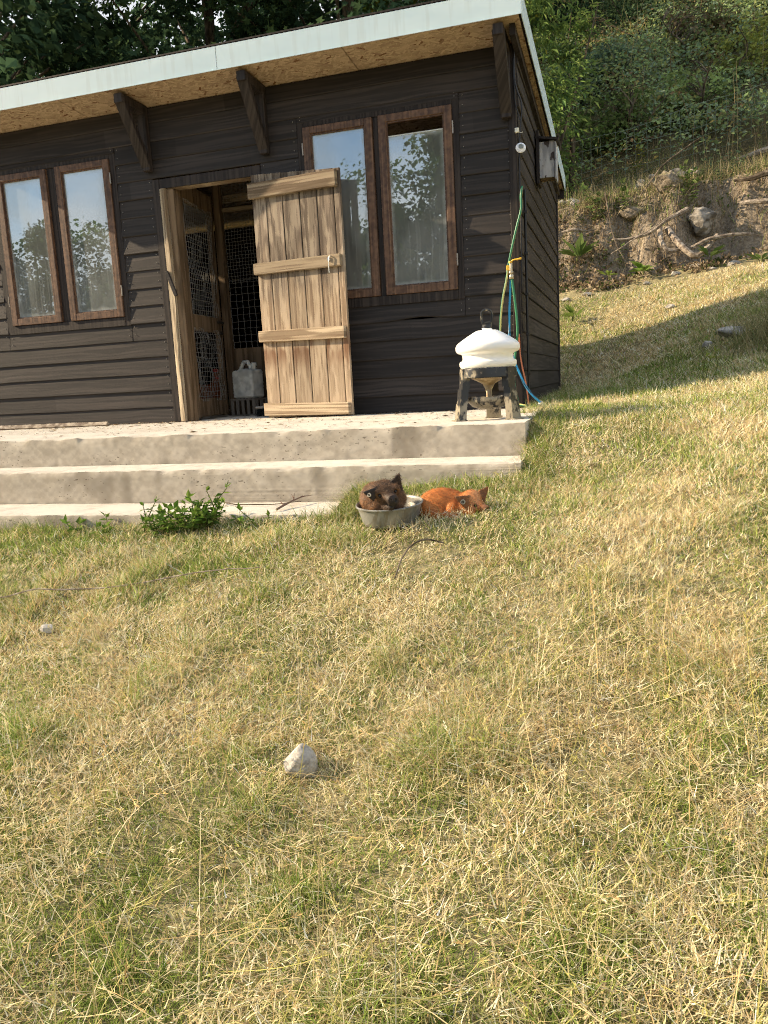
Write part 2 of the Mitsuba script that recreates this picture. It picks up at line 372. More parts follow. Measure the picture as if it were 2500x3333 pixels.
# ------------------------------------------------------------------ ground
CTRL = np.array([(-5.2, -2.7, -.53), (-3, -2.7, -.505), (-1.8, -2.66, -.475), (-1.2, -2.65, -.445), (-.9, -2.64, -.425), (-.75, -2.66, -.42), (-.52, -2.5, -.375), (-.45, -2.66, -.395), (-.29, -2.72, -.394), (0, -2.7, -.385), (.25, -2.4, -.315),
    (.3, -2.2, -.26), (.3, -1.9, -.13), (.3, -1.5, -.03), (.3, -.6, .0), (.3, .6, .02), (.25, 2, .05), (.2, 3.6, .10), (.1, 4.1, .36), (-1.5, 4.1, .5), (-5, 4.2, .5), (1.0, -2.6, -.27), (1.0, -1.2, .02), (1.1, -.3, .06),
    (2.0, .4, .20), (2.0, -1.5, .08), (2.2, -2.6, -.15), (1.2, 3.0, .42), (1.3, 4, .66), (2.2, 3, .72), (3.6, 2.5, .85), (3.6, 0, .36), (0, 5.4, .95), (1.4, 5.5, 1.22), (2.7, 5.5, 1.45), (0, 6.6, 1.45), (1.45, 6.6, 1.60), (2.8, 6.7, 1.72), (5, 6.5, 1.95),
    (-3, 6.6, 1.5), (-8, 6.5, 1.4), (-12, 2, .3), (-.18, -4.2, -.82), (-3, -4.2, -.92), (2.6, -4.1, -.58), (5, -3.5, -.2), (0.7, -6.2, -1.22), (-4, -6.2, -1.38), (5, -6.2, -.9), (0, -9, -1.8), (-10, -9, -2.2), (10, -9, -1.2), (-10, -3, -.8), (9, 0, .9), (9, 6, 2.2),
    (-16, 7, 1.2), (15, 7, 3)])
_rbf = RBFInterpolator(CTRL[:, :2], CTRL[:, 2], kernel='thin_plate_spline', smoothing=0.002)
def zlawn(x, y):
    xc, yc = np.clip(x, -16, 15), np.clip(y, -9, 7)
    z = _rbf(np.stack([xc.ravel(), yc.ravel()], 1)).reshape(np.shape(x))
    return z + 0.16 * np.clip(x - 15, 0, 60) - np.clip(-9 - y, 0, 22) * 0.16 - np.clip(-31 - y, 0, 200) * 0.02
def sstep(a, b, x):
    t = np.clip((x - a) / (b - a), 0, 1); return t * t * (3 - 2 * t)
def bank_y(x): return 6.95 + 0.35 * (meshkit.fbm(np.stack([x * 0.9, x * 0 + 2, x * 0], -1), 3) - 0.5) * 2
def ground(x, y):
    x, y = np.asarray(x, float), np.asarray(y, float)
    by = bank_y(x)
    z = zlawn(x, np.minimum(y, by))
    p = np.stack([x, y, x * 0], -1)
    rough = (meshkit.fbm(p * 2.6, 3, seed=3) - 0.5)
    t = sstep(0, 0.85, y - by + 0.5 * rough)
    z = z + 1.38 * t + 0.25 * rough * np.sin(np.pi * np.clip(t, 0, 1))
    k = 0.28 + 0.72 * sstep(-7.5, -1.5, x)
    dy = np.clip(y - by - 0.85, 0, None)
    z = z + k * (0.24 * np.minimum(dy, 1.4) + 0.70 * np.clip(dy - 1.4, 0, 22)) + 0.55 * sstep(1.0, 4, dy) * (meshkit.fbm(p * 0.5, 3, seed=8) - 0.5)
    z = z + 0.06 * (meshkit.fbm(p * 0.8, 3, seed=1) - 0.5) + 0.035 * (meshkit.fbm(p * 5, 2, seed=2) - 0.5)
    return z
def ground_mesh_z(x, y):
    """the ground with the hollow in which the concrete and the shed stand"""
    z = ground(x, y)
    a = (x > -5.25) & (x < -0.06) & (y > -2.1) & (y < 3.55)
    b = (x > -5.25) & (x < 0.18) & (y > -2.1) & (y < -0.05)
    c = (x > -5.25) & (x < -0.68) & (y > -2.5) & (y < 0)
    return np.where(a | b | c, np.minimum(z, -0.62), z)
def spaced(a, b, step, lo, hi, g=1.22):
    core = list(np.arange(a, b + 1e-6, step)); s = step
    left = [a]
    while left[-1] > lo: s *= g; left.append(left[-1] - s)
    s = step; right = [core[-1]]
    while right[-1] < hi: s *= g; right.append(right[-1] + s)
    return np.array(left[:0:-1] + core + right[1:])
gx, gy = spaced(-5.4, 4.2, 0.06, -420, 420), spaced(-5.6, 9.6, 0.06, -420, 420)
X, Y = np.meshgrid(gx, gy, indexing='ij')
Z = ground_mesh_z(X, Y)
I, J = np.meshgrid(np.arange(len(gx) - 1), np.arange(len(gy) - 1), indexing='ij')
k = len(gy)
gm = quads(np.stack([X, Y, Z], -1).reshape(-1, 3), np.stack([I * k + J, (I + 1) * k + J, (I + 1) * k + J + 1, I * k + J + 1], -1).reshape(-1, 4))
add('ground', gm, 'm_soil', smooth=True, kind='structure', label='sloping grassy ground with a cut earth bank behind the shed', category='ground')
# ------------------------------------------------------------------ concrete steps
rng = np.random.default_rng(5)
def slab(x0, x1, y0, y1, z0, z1, seed, res=0.05, amp=0.0025):
    """a cast block with uneven, worn edges: top and front meshed finely"""
    nx, ny, nz = int((x1 - x0) / res) + 1, max(3, int((y1 - y0) / res) + 1), max(3, int((z1 - z0) / res) + 1)
    m = trimesh.creation.box((1, 1, 1))
    def face(o, u, v, nu, nv):
        a, b = np.meshgrid(np.linspace(0, 1, nu), np.linspace(0, 1, nv), indexing='ij')
        P = (np.asarray(o) + a[..., None] * np.asarray(u) + b[..., None] * np.asarray(v)).reshape(-1, 3)
        i, j = np.meshgrid(np.arange(nu - 1), np.arange(nv - 1), indexing='ij')
        return quads(P, np.stack([i * nv + j, (i + 1) * nv + j, (i + 1) * nv + j + 1, i * nv + j + 1], -1).reshape(-1, 4))
    dx, dy, dz = x1 - x0, y1 - y0, z1 - z0
    m = cat([face((x0, y0, z1), (dx, 0, 0), (0, dy, 0), nx, ny), face((x0, y0, z0), (dx, 0, 0), (0, 0, dz), nx, nz),
             face((x1, y0, z0), (0, dy, 0), (0, 0, dz), ny, nz), face((x0, y1, z0), (0, -dy, 0), (0, 0, dz), ny, nz)])
    v = m.vertices.copy()
    d = np.stack([meshkit.fbm(v * 9 + 11 * q + seed, 3) - 0.5 for q in range(3)], -1)
    edge = (np.abs(v[:, 2] - z1) < 1e-6) & (np.abs(v[:, 1] - y0) < 1e-6)
    v += d * amp * 2 * np.array([0.3, 1, 1])
    chip = meshkit.fbm(v * np.array([14, 1, 1]) + seed * 3, 3)
    chip = np.clip(chip * 1.2 - .25, 0, 1) + .9 * np.clip(meshkit.fbm(v * np.array([45, 1, 1]) + seed, 2) - .55, 0, 1)
    v[edge] += np.stack([0 * chip, 0.020 * chip, -0.017 * chip], -1)[edge]
    m.vertices = v
    return m
st = thing('concrete_steps', 'weathered cast concrete terrace with three shallow steps along the dark shed', 'steps')
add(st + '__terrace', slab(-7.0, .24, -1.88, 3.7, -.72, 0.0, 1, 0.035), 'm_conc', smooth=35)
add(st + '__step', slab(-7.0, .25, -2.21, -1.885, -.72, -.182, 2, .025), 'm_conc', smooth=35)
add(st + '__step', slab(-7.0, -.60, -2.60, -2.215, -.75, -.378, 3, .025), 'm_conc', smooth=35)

# ------------------------------------------------------------------ shed
sh = thing('shed', 'dark brown timber animal shed with overlapping boards, tall windows and a pale metal roof edge', 'shed')
P_ = 0.147
W0, W1, D0, D1 = (-5.12, 0.0, 0.0, 3.6)
def board(x0, x1, z0, z1, seed, along='x', wave=0.004, drop=None, dip=None):
    """one lap board: thin top, thick lower edge hanging over the board below; along x on the front, along y on the side wall"""
    n = max(2, int((x1 - x0) / 0.09) + 1)
    s = np.linspace(x0, x1, n)
    r = np.random.default_rng(seed)
    w = (meshkit.fbm(np.stack([s * 1.6, s * 0 + seed * 3.7, s * 0], -1), 3) - 0.5) * 2 * wave
    zb = z0 - 0.012 + w
    if drop is not None: zb = zb + drop(s)
    th = 0.023 + r.uniform(-.003, .004); tp = 0.010
    o = r.uniform(0, 0.003)
    zt = z1 + 0 * s if dip is None else z1 - dip(s)
    prof = [(0.0, zt), (-tp - o, zt), (-th - o, zb + 0.006), (-th - o + 0.005, zb), (0.0, zb)]
    V = np.stack([np.stack([s, 0 * s + a, b], -1) for a, b in prof], 1)
    m = len(prof)
    i, k = np.meshgrid(np.arange(n - 1), np.arange(m), indexing='ij')
    f = np.stack([i * m + k, (i + 1) * m + k, (i + 1) * m + (k + 1) % m, i * m + (k + 1) % m], -1).reshape(-1, 4)
    M = quads(V.reshape(-1, 3), f)
    e = (n - 1) * m
    M = TM(M.vertices, np.vstack([M.faces, [[0, 1, 2], [0, 2, 3], [0, 3, 4]], [[e, e + 2, e + 1], [e, e + 3, e + 2], [e, e + 4, e + 3]]]))
    if along == 'y':
        v = M.vertices.copy(); M.vertices = np.stack([-v[:, 1], v[:, 0], v[:, 2]], -1)
    M.fix_normals()
    return M
TOP = 2.610
OPEN = [(-4.715, -3.395, .865, 2.305), (-1.712, -.413, .856, 2.305), (-3.05, -2.05, -1, 2.035)]
seed = 100
nails = []
for k in range(18):
    z0, z1 = k * P_, min((k + 1) * P_ + 0.004, TOP)
    cuts = sorted({W0, W1 - 0.02, *[v for o in OPEN for v in o[:2] if o[2] < z1 and o[3] > z0]})
    runs = []
    for a, b in zip(cuts[:-1], cuts[1:]):
        lo, hi = z0, z1
        for o in OPEN:
            if o[0] <= a + 1e-6 and o[1] >= b - 1e-6:
                if o[2] < hi and o[3] > lo:
                    if o[3] >= hi - .01 and o[2] <= lo + .01: lo = hi
                    elif o[3] < hi: lo = max(lo, o[3])
                    else: hi = min(hi, o[2])
        if hi - lo < 0.03: continue
        if runs and abs(runs[-1][1] - a) < 1e-6 and runs[-1][2:] == (lo, hi): runs[-1] = (runs[-1][0], b, lo, hi)
        else: runs.append((a, b, lo, hi))
    for a, b, lo, hi in runs:
        seed += 1
        drop = dip = None
        gapf = lambda s: np.clip(1 - np.abs((s + .77) / .24), 0, 1) ** 0.6
        if k == 5 and a > -2.2: drop = lambda s: 0.022 * gapf(s)          # the split between two boards right of the door
        if k == 4 and a > -2.2: dip = lambda s: 0.012 * gapf(s)
        add(sh + '__board', board(a + .002, b - .002, lo, hi, seed, wave=0.0035 if a < -3 else 0.0012, drop=drop, dip=dip), 'm_board')
        for X in (a + .03, b - .03):
            for q in (0.3, 0.75): nails.append(move(trimesh.creation.icosphere(subdivisions=0, radius=.004), (X, -.027 + .016 * q * .6, lo + q * (hi - lo))))
add(sh + '__nail_heads', cat(nails), 'm_matte', color=(.30, .29, .27), kind='stuff')
for k in range(18):
    z0, z1 = k * P_, (k + 1) * P_ + .004
    yend = D1
    if z1 > TOP - .06 * D1: yend = min(D1, max(0.0, (TOP - z0 - .03) / .06))
    if yend < .3: continue
    seed += 1
    zt = min(z1, TOP - .06 * 0)
    add(sh + '__board', board(0.02, yend, z0, zt, seed, 'y', wave=0.0015), 'm_board')
# corner battens, sheathing behind the boards, inside lining
add(sh + '__corner_post', box(-.045, .012, -.036, .022, 0.0, 2.6, .003), 'm_trim')
add(sh + '__corner_post', box(-.03, .035, 3.585, 3.65, -.3, 2.3, .003), 'm_trim')
add(sh + '__inner_wall', cat([box(-5.1, -.012, 3.55, 3.6, -.02, 2.33), box(-5.12, -5.07, 0.006, 3.6, -.02, 2.4), box(-.05, -.012, .006, 3.55, -.02, 2.34),
                              box(-5.1, -.05, .0, 3.6, 2.615, 2.62)]), 'm_dark')
# trim boards round the openings
def trim(x0, x1, z0, z1, y=-.022, b=-.0): add(sh + '__trim', box(x0, x1, y, b, z0, z1, .002), 'm_trim')
for (x0, x1, z0, z1), (i0, i1, j0, j1), mid in ((OPEN[0], (-4.645, -3.45, .94, 2.258), (-4.10, -4.005)), (OPEN[1], (-1.660, -.463, .928, 2.262), (-1.087, -1.040))):
    trim(x0, i0, z0, z1); trim(i1, x1, z0, z1); trim(i0 + .001, i1 - .001, j1, z1, -.024); trim(i0 + .001, i1 - .001, z0, j0, -.026); trim(mid[0] + .001, mid[1] - .001, j0, j1, -.012)
trim(-3.05, -2.986, 0.004, 2.035, -.030); trim(-2.985, -2.05, 1.958, 2.035, -.026); trim(-2.125, -2.05, 0.004, 1.957, -.020)
# door posts
s = np.linspace(0.004, 1.957, 40)
w = (meshkit.fbm(np.stack([s * 3, s * 0 + 4, s * 0], -1), 3) - .5) * .05
V = np.stack([np.stack([0 * s - 2.984, 0 * s - .030, s], -1), np.stack([-2.938 + w * .5, 0 * s - .045 + w * .3, s], -1), np.stack([-2.928 + w * .2, 0 * s - .02, s], -1), np.stack([0 * s - 2.928, 0 * s + .02, s], -1), np.stack([0 * s - 2.984, 0 * s + .02, s], -1)], 1)
i, k = np.meshgrid(np.arange(39), np.arange(5), indexing='ij')
wm = quads(V.reshape(-1, 3), np.stack([i * 5 + k, i * 5 + (k + 1) % 5, (i + 1) * 5 + (k + 1) % 5, (i + 1) * 5 + k], -1).reshape(-1, 4)); wm.fix_normals()
add(sh + '__door_post', wm, 'm_post', smooth=40)
add(sh + '__door_post', box(-2.926, -2.862, -.012, .07, 0.004, 1.952, .004), 'm_inner')
add(sh + '__lintel', box(-2.926, -2.126, -.012, .08, 1.953, 1.999, .003), 'm_ledge')
add(sh + '__door_post', box(-2.122, -2.052, .003, .08, 0.004, 1.952, .004), 'm_post')
add(sh + '__turn_button', bar((-2.978, -.050, 1.285), (-2.905, -.050, 1.075), .03, .022, (0, 1, 0)), 'm_board')

# casements
def casement(x0, x1, z0, z1, hinge, gap=0.0):
    w = num(sh + '__window'); labels[w] = {'label': 'tall narrow casement in a red-brown timber frame with dusty reflecting glass'}
    y0, y1, t = -.040, .004, .062
    add(w + '__stile', box(x0, x0 + t, y0, y1, z0, z1, .004), 'm_frame'); add(w + '__stile', box(x1 - t, x1, y0, y1, z0, z1, .004), 'm_frame')
    add(w + '__rail', box(x0 + t, x1 - t, y0 + .002, y1, z1 - .052, z1, .003), 'm_frame'); add(w + '__rail', box(x0 + t, x1 - t, y0 + .002, y1, z0, z0 + .06, .003), 'm_frame')
    b = .010
    add(w + '__bead', cat([box(x0 + t, x0 + t + b, -.026, -.006, z0 + .06, z1 - .052), box(x1 - t - b, x1 - t, -.026, -.006, z0 + .06, z1 - .052),
                           box(x0 + t + b, x1 - t - b, -.026, -.006, z0 + .06, z0 + .06 + b), box(x0 + t + b, x1 - t - b, -.026, -.006, z1 - .052 - b, z1 - .052)]), 'm_frame')
    gx0, gx1, gz0, gz1 = x0 + t + .002, x1 - t - .002, z0 + .062, z1 - .054 - gap
    v = np.array([(gx0, -.012, gz0), (gx1, -.012, gz0), (gx1, -.012, gz1), (gx0, -.012, gz1)])
    add(w + '__pane', TM(v, [[0, 1, 2], [0, 2, 3]]), 'm_glass', uv=np.array([(0, 0), (1, 0), (1, 1), (0, 1.0)]))
    if gap: add(w + '__pane_edge', box(gx0, gx1, -.016, -.008, gz1, gz1 + .007), 'm_matte', color=(.62, .66, .66))
    hx = x1 + .006 if hinge > 0 else x0 - .006
    for hz in (z0 + .22, z1 - .16): add(w + '__hinge', tube([(hx, -.036, hz - .045), (hx, -.036, hz + .045)], .0065, 8), 'm_metal', color=(.30, .26, .22))
casement(-4.645, -4.101, .944, 2.255, -1)
casement(-4.004, -3.451, .944, 2.258, 1)
casement(-1.660, -1.088, .930, 2.260, -1)
casement(-1.039, -.464, .930, 2.262, 1, gap=.105)

# the open plank door
HP = np.array([-2.135, -.034, 0.0]); DE = np.array([.818, -.170, 0]); DL = np.linalg.norm(DE); DE = DE / DL; DN = np.array([DE[1], -DE[0], 0])   # DN points out of the wall
def leafbox(s0, s1, z0a, z0b, z1a, z1b, d0, d1):
    q = lambda s_, z, d: HP + DE * s_ + DN * d + np.array([0, 0, z])
    c = .003
    b = [q(s0, z0a, d0), q(s1, z0b, d0), q(s1, z1b, d0), q(s0, z1a, d0)]
    t1 = [q(s0, z0a, d1 - c), q(s1, z0b, d1 - c), q(s1, z1b, d1 - c), q(s0, z1a, d1 - c)]
    t2 = [q(s0 + c, z0a + c, d1), q(s1 - c, z0b + c, d1), q(s1 - c, z1b - c, d1), q(s0 + c, z1a - c, d1)]
    return trimesh.convex.convex_hull(np.array(b + t1 + t2))
dr_ = sh + '__door'
labels[dr_] = {'label': 'weathered unpainted plank door with four ledges, swung open outwards'}
cutsd = [.013, .152, .311, .474, .634, .789, .852]
for a, b in zip(cutsd[:-1], cutsd[1:]):
    d = rng.uniform(-.002, .002)
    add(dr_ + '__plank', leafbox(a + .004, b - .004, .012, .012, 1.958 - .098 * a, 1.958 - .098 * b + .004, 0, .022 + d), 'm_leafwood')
for (za, zb), (zc, zd), th in (((1.768, 1.885), (1.744, 1.864), .036), ((1.176, 1.263), (1.158, 1.247), .032), ((.633, .724), (.613, .704), .034), ((.026, .130), (.018, .110), .034)):
    add(dr_ + '__ledge', leafbox(.001, .832, za, zc, zb, zd, .0255, .026 + th), 'm_ledge')
q = lambda s_, z, d: HP + DE * s_ + DN * d + np.array([0, 0, z])
add(dr_ + '__hook', cat([tube(curve([q(.752, 1.235, .058), q(.752, 1.235, .075), q(.742, 1.20, .078), q(.738, 1.15, .075), q(.738, 1.112, .070)], 14), .0045, 6),
                         box(*[v for p_ in zip(q(.735, 1.215, .059) - .012, q(.735, 1.215, .059) + .012) for v in p_])]), 'm_metal', color=(.62, .62, .60))

# roof
OV, SL, XR, XL, YB = .42, .06, .105, -5.32, 3.86
rz = lambda y: 2.640 - SL * (y + OV)
def sheet(x0, x1, y0, y1, dz0, dz1):
    b = [(x0, y0, rz(y0) + dz0), (x1, y0, rz(y0) + dz0), (x1, y1, rz(y1) + dz0), (x0, y1, rz(y1) + dz0)]
    t = [(a, c, e + dz1 - dz0) for a, c, e in b]
    return hexa(np.array(b), np.array(t))
rf = sh + '__roof'
labels[rf] = {'label': 'single-pitch roof with pale grey-blue folded metal edging'}
for a, b in ((XL + .02, -3.62), (-3.612, -1.18), (-1.172, XR - .02)): add(rf + '__soffit_board', sheet(a, b, -OV + .004, YB - .02, .0, .012), 'm_osb')
add(rf + '__deck', sheet(XL + .012, XR - .012, -OV + .008, YB - .01, .015, .15), 'm_trim')
add(rf + '__roofing_felt', sheet(XL - .004, XR + .004, -OV - .006, YB + .01, .1615, .172), 'm_trim')
def fasc(x0, x1):
    return cat([box(x0, x1, -OV - .004, -OV + .001, 2.632, 2.796, .001), box(x0, x1, -OV - .010, -OV - .0045, 2.628, 2.635)])
add(rf + '__fascia', fasc(XL, -2.162), 'm_fascia'); add(rf + '__fascia', fasc(-2.158, XR), 'm_fascia')
for X in (XR, XL - .005):
    b = [(X, -OV - .004, rz(-OV) - .01), (X + .005, -OV - .004, rz(-OV) - .01), (X + .005, YB, rz(YB) - .01), (X, YB, rz(YB) - .01)]
    add(rf + '__verge_trim', hexa(np.array(b), np.array(b) + np.array([0, 0, .167])), 'm_fascia')
add(rf + '__rafter', hexa(*[np.array([(.012, -.30, rz(-.30) - dz), (.05, -.30, rz(-.30) - dz), (.05, 3.8, rz(3.8) - dz), (.012, 3.8, rz(3.8) - dz)]) for dz in (.075, .002)]), 'm_trim')
add(rf + '__tail_board', box(-5.3, XR - .01, 3.80, 3.84, rz(3.82) - .10, rz(3.82) - .004), 'm_trim')
for X in (-3.06, -1.985, -.055):
    g = num(sh + '__bracket')
    add(g + '__arm', box(X - .035, X + .035, -.395, -.03, rz(-.2) - .085, rz(-.2) - .014, .003), 'm_trim')
    add(g + '__post', box(X - .035, X + .035, -.085, -.030, 2.10, rz(-.05) - .016, .003), 'm_trim')
    a, b = np.array([X, -.050, 2.12]), np.array([X, -.372, 2.585])
    add(g + '__strut', bar(a, b, .082, .05, (0, 1, .5)), 'm_trim')

# inside: mesh door, partition
def grid(o, u, v, nu, nv, r=.0016, sag=.006, seed=0):
    o, u, v = np.asarray(o, float), np.asarray(u, float), np.asarray(v, float)
    nrm = np.cross(u, v); nrm /= np.linalg.norm(nrm); out = []
    def pt(a, b):
        p = np.stack([a * nu, b * nv, a * 0 + seed], -1) * .45
        d1, d2, d3 = (meshkit.noise(p + 9 * q) - .5 for q in range(3))
        return o + a[:, None] * u + b[:, None] * v + sag * (d1[:, None] * u / np.linalg.norm(u) + d2[:, None] * v / np.linalg.norm(v) + 3 * d3[:, None] * nrm)
    t = np.linspace(0, 1, max(nu, nv) // 2 + 2)
    for k in range(nu + 1): out.append(tube(pt(t * 0 + k / nu, t), r, 3, False))
    for k in range(nv + 1): out.append(tube(pt(t, t * 0 + k / nv), r, 3, False))
    return cat(out)
wd = sh + '__mesh_door'
labels[wd] = {'label': 'inner timber door filled with wire netting, standing open inwards'}
a0, a1 = np.array([-2.905, .10, 0]), np.array([-2.985, .84, 0])
e = (a1 - a0) / np.linalg.norm(a1 - a0); Lm = np.linalg.norm(a1 - a0)
def rail(s0, s1, z0, z1, key, m_='m_inner'): add(wd + '__' + key, bar(a0 + e * s0 + [0, 0, (z0 + z1) / 2], a0 + e * s1 + [0, 0, (z0 + z1) / 2], .034, z1 - z0, (0, 0, 1)), m_)
for s0 in (0.04, Lm - .045): add(wd + '__stile', bar(a0 + e * s0 + [0, 0, .02], a0 + e * s0 + [0, 0, 2.06], .038, .09, tuple(e)), 'm_inner')
rail(.086, Lm - .092, 1.90, 2.06, 'rail'); rail(.086, Lm - .092, .80, .94, 'rail'); rail(.086, Lm - .092, .03, .19, 'kick_board')
add(wd + '__wire_netting', cat([grid(a0 + e * .07 + [.022, 0, .94], e * (Lm - .14), (0, 0, .97), 15, 22, .0024, .016, 1), grid(a0 + e * .07 + [.022, 0, .17], e * (Lm - .14), (0, 0, .65), 15, 15, .0024, .016, 2)]), 'm_matte', color=(.26, .26, .25), kind='stuff')
add(wd + '__bolt', cat([bar(a0 + e * (Lm - .13) + [.03, 0, .90], a0 + e * (Lm + .03) + [.03, 0, .90], .012, .02), bar(a0 + e * (Lm - .09) + [.03, 0, .80], a0 + e * (Lm - .03) + [.03, 0, .80], .012, .03)]), 'm_matte', color=(.05, .045, .04))
pt_ = sh + '__partition'
labels[pt_] = {'label': 'inner partition with a solid lower panel and wire mesh above'}
add(pt_ + '__panel', box(-3.05, -1.9, 1.10, 1.118, 0.004, .665, .002), 'm_inner'); add(pt_ + '__post', box(-3.052, -2.985, 1.02, 1.096, 0.004, 2.30, .003), 'm_inner')
add(pt_ + '__rail', box(-2.984, -1.9, 1.07, 1.098, 1.965, 2.005, .002), 'm_ledge'); add(pt_ + '__rail', box(-2.984, -1.9, 1.12, 1.15, 2.06, 2.13, .002), 'm_ledge')
add(pt_ + '__wire_mesh', cat([grid((-2.985, 1.105, .66), (1.05, 0, 0), (0, 0, .66), 16, 10, .0024, .008, 3), grid((-2.985, 1.105, 1.30), (1.05, 0, 0), (0, 0, .68), 32, 21, .0019, .006, 4), grid((-2.985, 1.10, 2.0), (1.05, 0, 0), (0, 0, .32), 26, 9, .0022, .02, 5)]), 'm_matte', color=(.26, .26, .25), kind='stuff')

rl = np.random.default_rng(9); n = 1500
lx, ly = -5.2 + 5.4 * rl.random(n), -.03 - 1.75 * rl.random(n) ** 2.6
a = rl.random(n) * 6.28; l = .006 + .022 * rl.random(n) ** 2
c0 = np.stack([lx, ly, .004 + .004 * rl.random(n)], 1)
d = np.stack([np.cos(a), np.sin(a), 0 * a], 1) * l[:, None]; e_ = np.stack([-np.sin(a), np.cos(a), .2 * rl.normal(size=n)], 1) * (l * .35)[:, None]
V = np.stack([c0 - d, c0 + e_ + [0, 0, .002], c0 + d, c0 - e_], 1).reshape(-1, 3)
add('litter', quads(V, np.arange(4 * n).reshape(-1, 4)), 'm_matte', color=np.repeat(np.array([(.16, .11, .07), (.30, .22, .14), (.09, .07, .05), (.42, .34, .22)])[rl.integers(0, 4, n)], 4, 0), kind='stuff', label='straw bits and leaf litter scattered on the concrete terrace by the wall', category='litter')
# ------------------------------------------------------------------ poultry feeder
FC = np.array([-.015, -1.485, 0.0])
fd = thing('poultry_feeder', 'white plastic hopper feeder with carrying handle on three dusty black legs, on the terrace corner', 'feeder')
prof = smooth_profile([(.030, .532), (.031, .524), (.058, .520), (.075, .513), (.125, .484), (.172, .452), (.187, .432), (.187, .408), (.174, .393), (.153, .385), (.149, .370), (.149, .357), (.153, .349), (.166, .342), (.168, .322), (.160, .306)], 70)
prof = np.vstack([[(.0, .533)], prof, [(.150, .300), (.148, .262), (.100, .248), (.030, .205), (.019, .19)]])
add(fd + '__hopper', move(lathe(prof[:-3], 48), FC), 'm_tank', smooth=50)
add(fd + '__funnel', move(lathe([(.148, .300), (.140, .258), (.088, .238), (.036, .210), (.021, .188), (.0175, .165), (.016, .12), (.013, .118), (.012, .16), (.03, .2)], 40), FC), 'm_funnel', smooth=50)
add(fd + '__cap', move(cat([lathe([(0, .553), (.026, .552), (.029, .548), (.030, .533), (.0, .5325)], 24), box(-.026, .026, -.012, .012, .545, .57, .004)]), FC), 'm_blackplastic', smooth=30)
hp = curve([(-.024, 0, .560), (-.031, 0, .590), (-.028, 0, .622), (-.012, 0, .637), (.012, 0, .637), (.028, 0, .622), (.031, 0, .590), (.024, 0, .560)], 30)
add(fd + '__handle', move(rotz(tube(hp, .0075, 8), .25), FC), 'm_blackplastic', smooth=40)
add(fd + '__ring', move(lathe([(.150, .303), (.163, .303), (.166, .299), (.168, .250), (.162, .246), (.152, .248), (.150, .303)], 48), FC), 'm_blackplastic', smooth=40)
for ang in (math.radians(212), math.radians(328), math.radians(90)):
    u, t = np.array([math.cos(ang), math.sin(ang), 0]), np.array([-math.sin(ang), math.cos(ang), 0])
    seg = []
    for (z0, z1, r0, r1, w0, w1) in ((.185, .303, .178, .171, .034, .038), (.10, .186, .194, .185, .038, .041), (0.006, .102, .208, .198, .042, .046)):
        def quad(z, r, w): return np.array([FC + u * (r - .042) - t * w + [0, 0, z], FC + u * r - t * w * .8 + [0, 0, z], FC + u * r + t * w * .8 + [0, 0, z], FC + u * (r - .042) + t * w + [0, 0, z]])
        seg.append(hexa(quad(z0, r0, w1), quad(z1, r1, w0)))
    f0 = FC + u * .196
    seg.append(hexa(*[np.array([f0 - u * .035 - t * .052, f0 + u * .03 - t * .046, f0 + u * .03 + t * .046, f0 - u * .035 + t * .052]) + [0, 0, z] for z in (.001, .008)]))
    add(fd + '__leg', cat(seg), 'm_blackplastic')
add(fd + '__dish', move(lathe([(.012, .075), (.09, .085), (.120, .112), (.124, .134), (.129, .136), (.131, .118), (.128, .108), (.10, .078), (.05, .060), (.0, .057)], 44), FC), 'm_blackplastic', smooth=40)
add(fd + '__feed', move(lathe([(0, .112), (.06, .102), (.108, .094)], 30), FC), 'm_matte', color=(.42, .31, .17), smooth=True)
for ang in (212, 328, 90):
    u = np.array([math.cos(math.radians(ang)), math.sin(math.radians(ang)), 0])
    add(fd + '__strut', bar(FC + u * .126 + [0, 0, .117], FC + u * .168 + [0, 0, .112], .03, .012), 'm_blackplastic')

# ------------------------------------------------------------------ hoses, tap, cables at the corner of the shed
GREEN, YEL, BLUE = np.array((.03, .19, .095)), np.array((.60, .55, .20)), np.array((.02, .30, .58))
def hose(key, pts, r, label, base, stripe, ph=0, n=50, twist=0.0):
    P = curve(pts, n); m = tube(P, r, 12)
    k = np.arange(len(m.vertices)); a = (k % 12) / 12 * 2 * np.pi + ph + twist * (k // 12) / n
    s = (np.cos(a) > .78)[:, None]
    return add(key, m, 'm_gloss', smooth=True, color=np.where(s, stripe, base), label=label, category='hose')
hose('garden_hose', [(.045, -.045, 1.62), (.036, -.056, 1.551), (.035, -.062, 1.458), (.004, -.07, 1.343), (-.03, -.07, 1.218), (-.062, -.065, 1.09), (-.072, -.062, 1.045)], .0085, 'green hose running up from the yellow tap fitting towards the lamp', GREEN, YEL, 2.2)
hose('garden_hose', [(-.074, -.062, 1.035), (-.086, -.066, .956), (-.112, -.07, .845), (-.130, -.07, .731), (-.142, -.066, .60), (-.146, -.06, .45), (-.13, -.07, .25), (-.06, -.12, .06), (.05, -.16, .02)], .0085, 'green hose with a yellow stripe hanging left of the blue hose behind the feeder', GREEN, YEL, .6)
hose('garden_hose', [(-.046, -.066, .985), (-.035, -.07, .895), (-.023, -.07, .781), (-.014, -.068, .665), (-.014, -.066, .55), (-.03, -.06, .435), (-.05, -.07, .25), (-.02, -.1, .05)], .0095, 'green hose hanging straight below the brass tap at the corner', GREEN, YEL, 4.4)
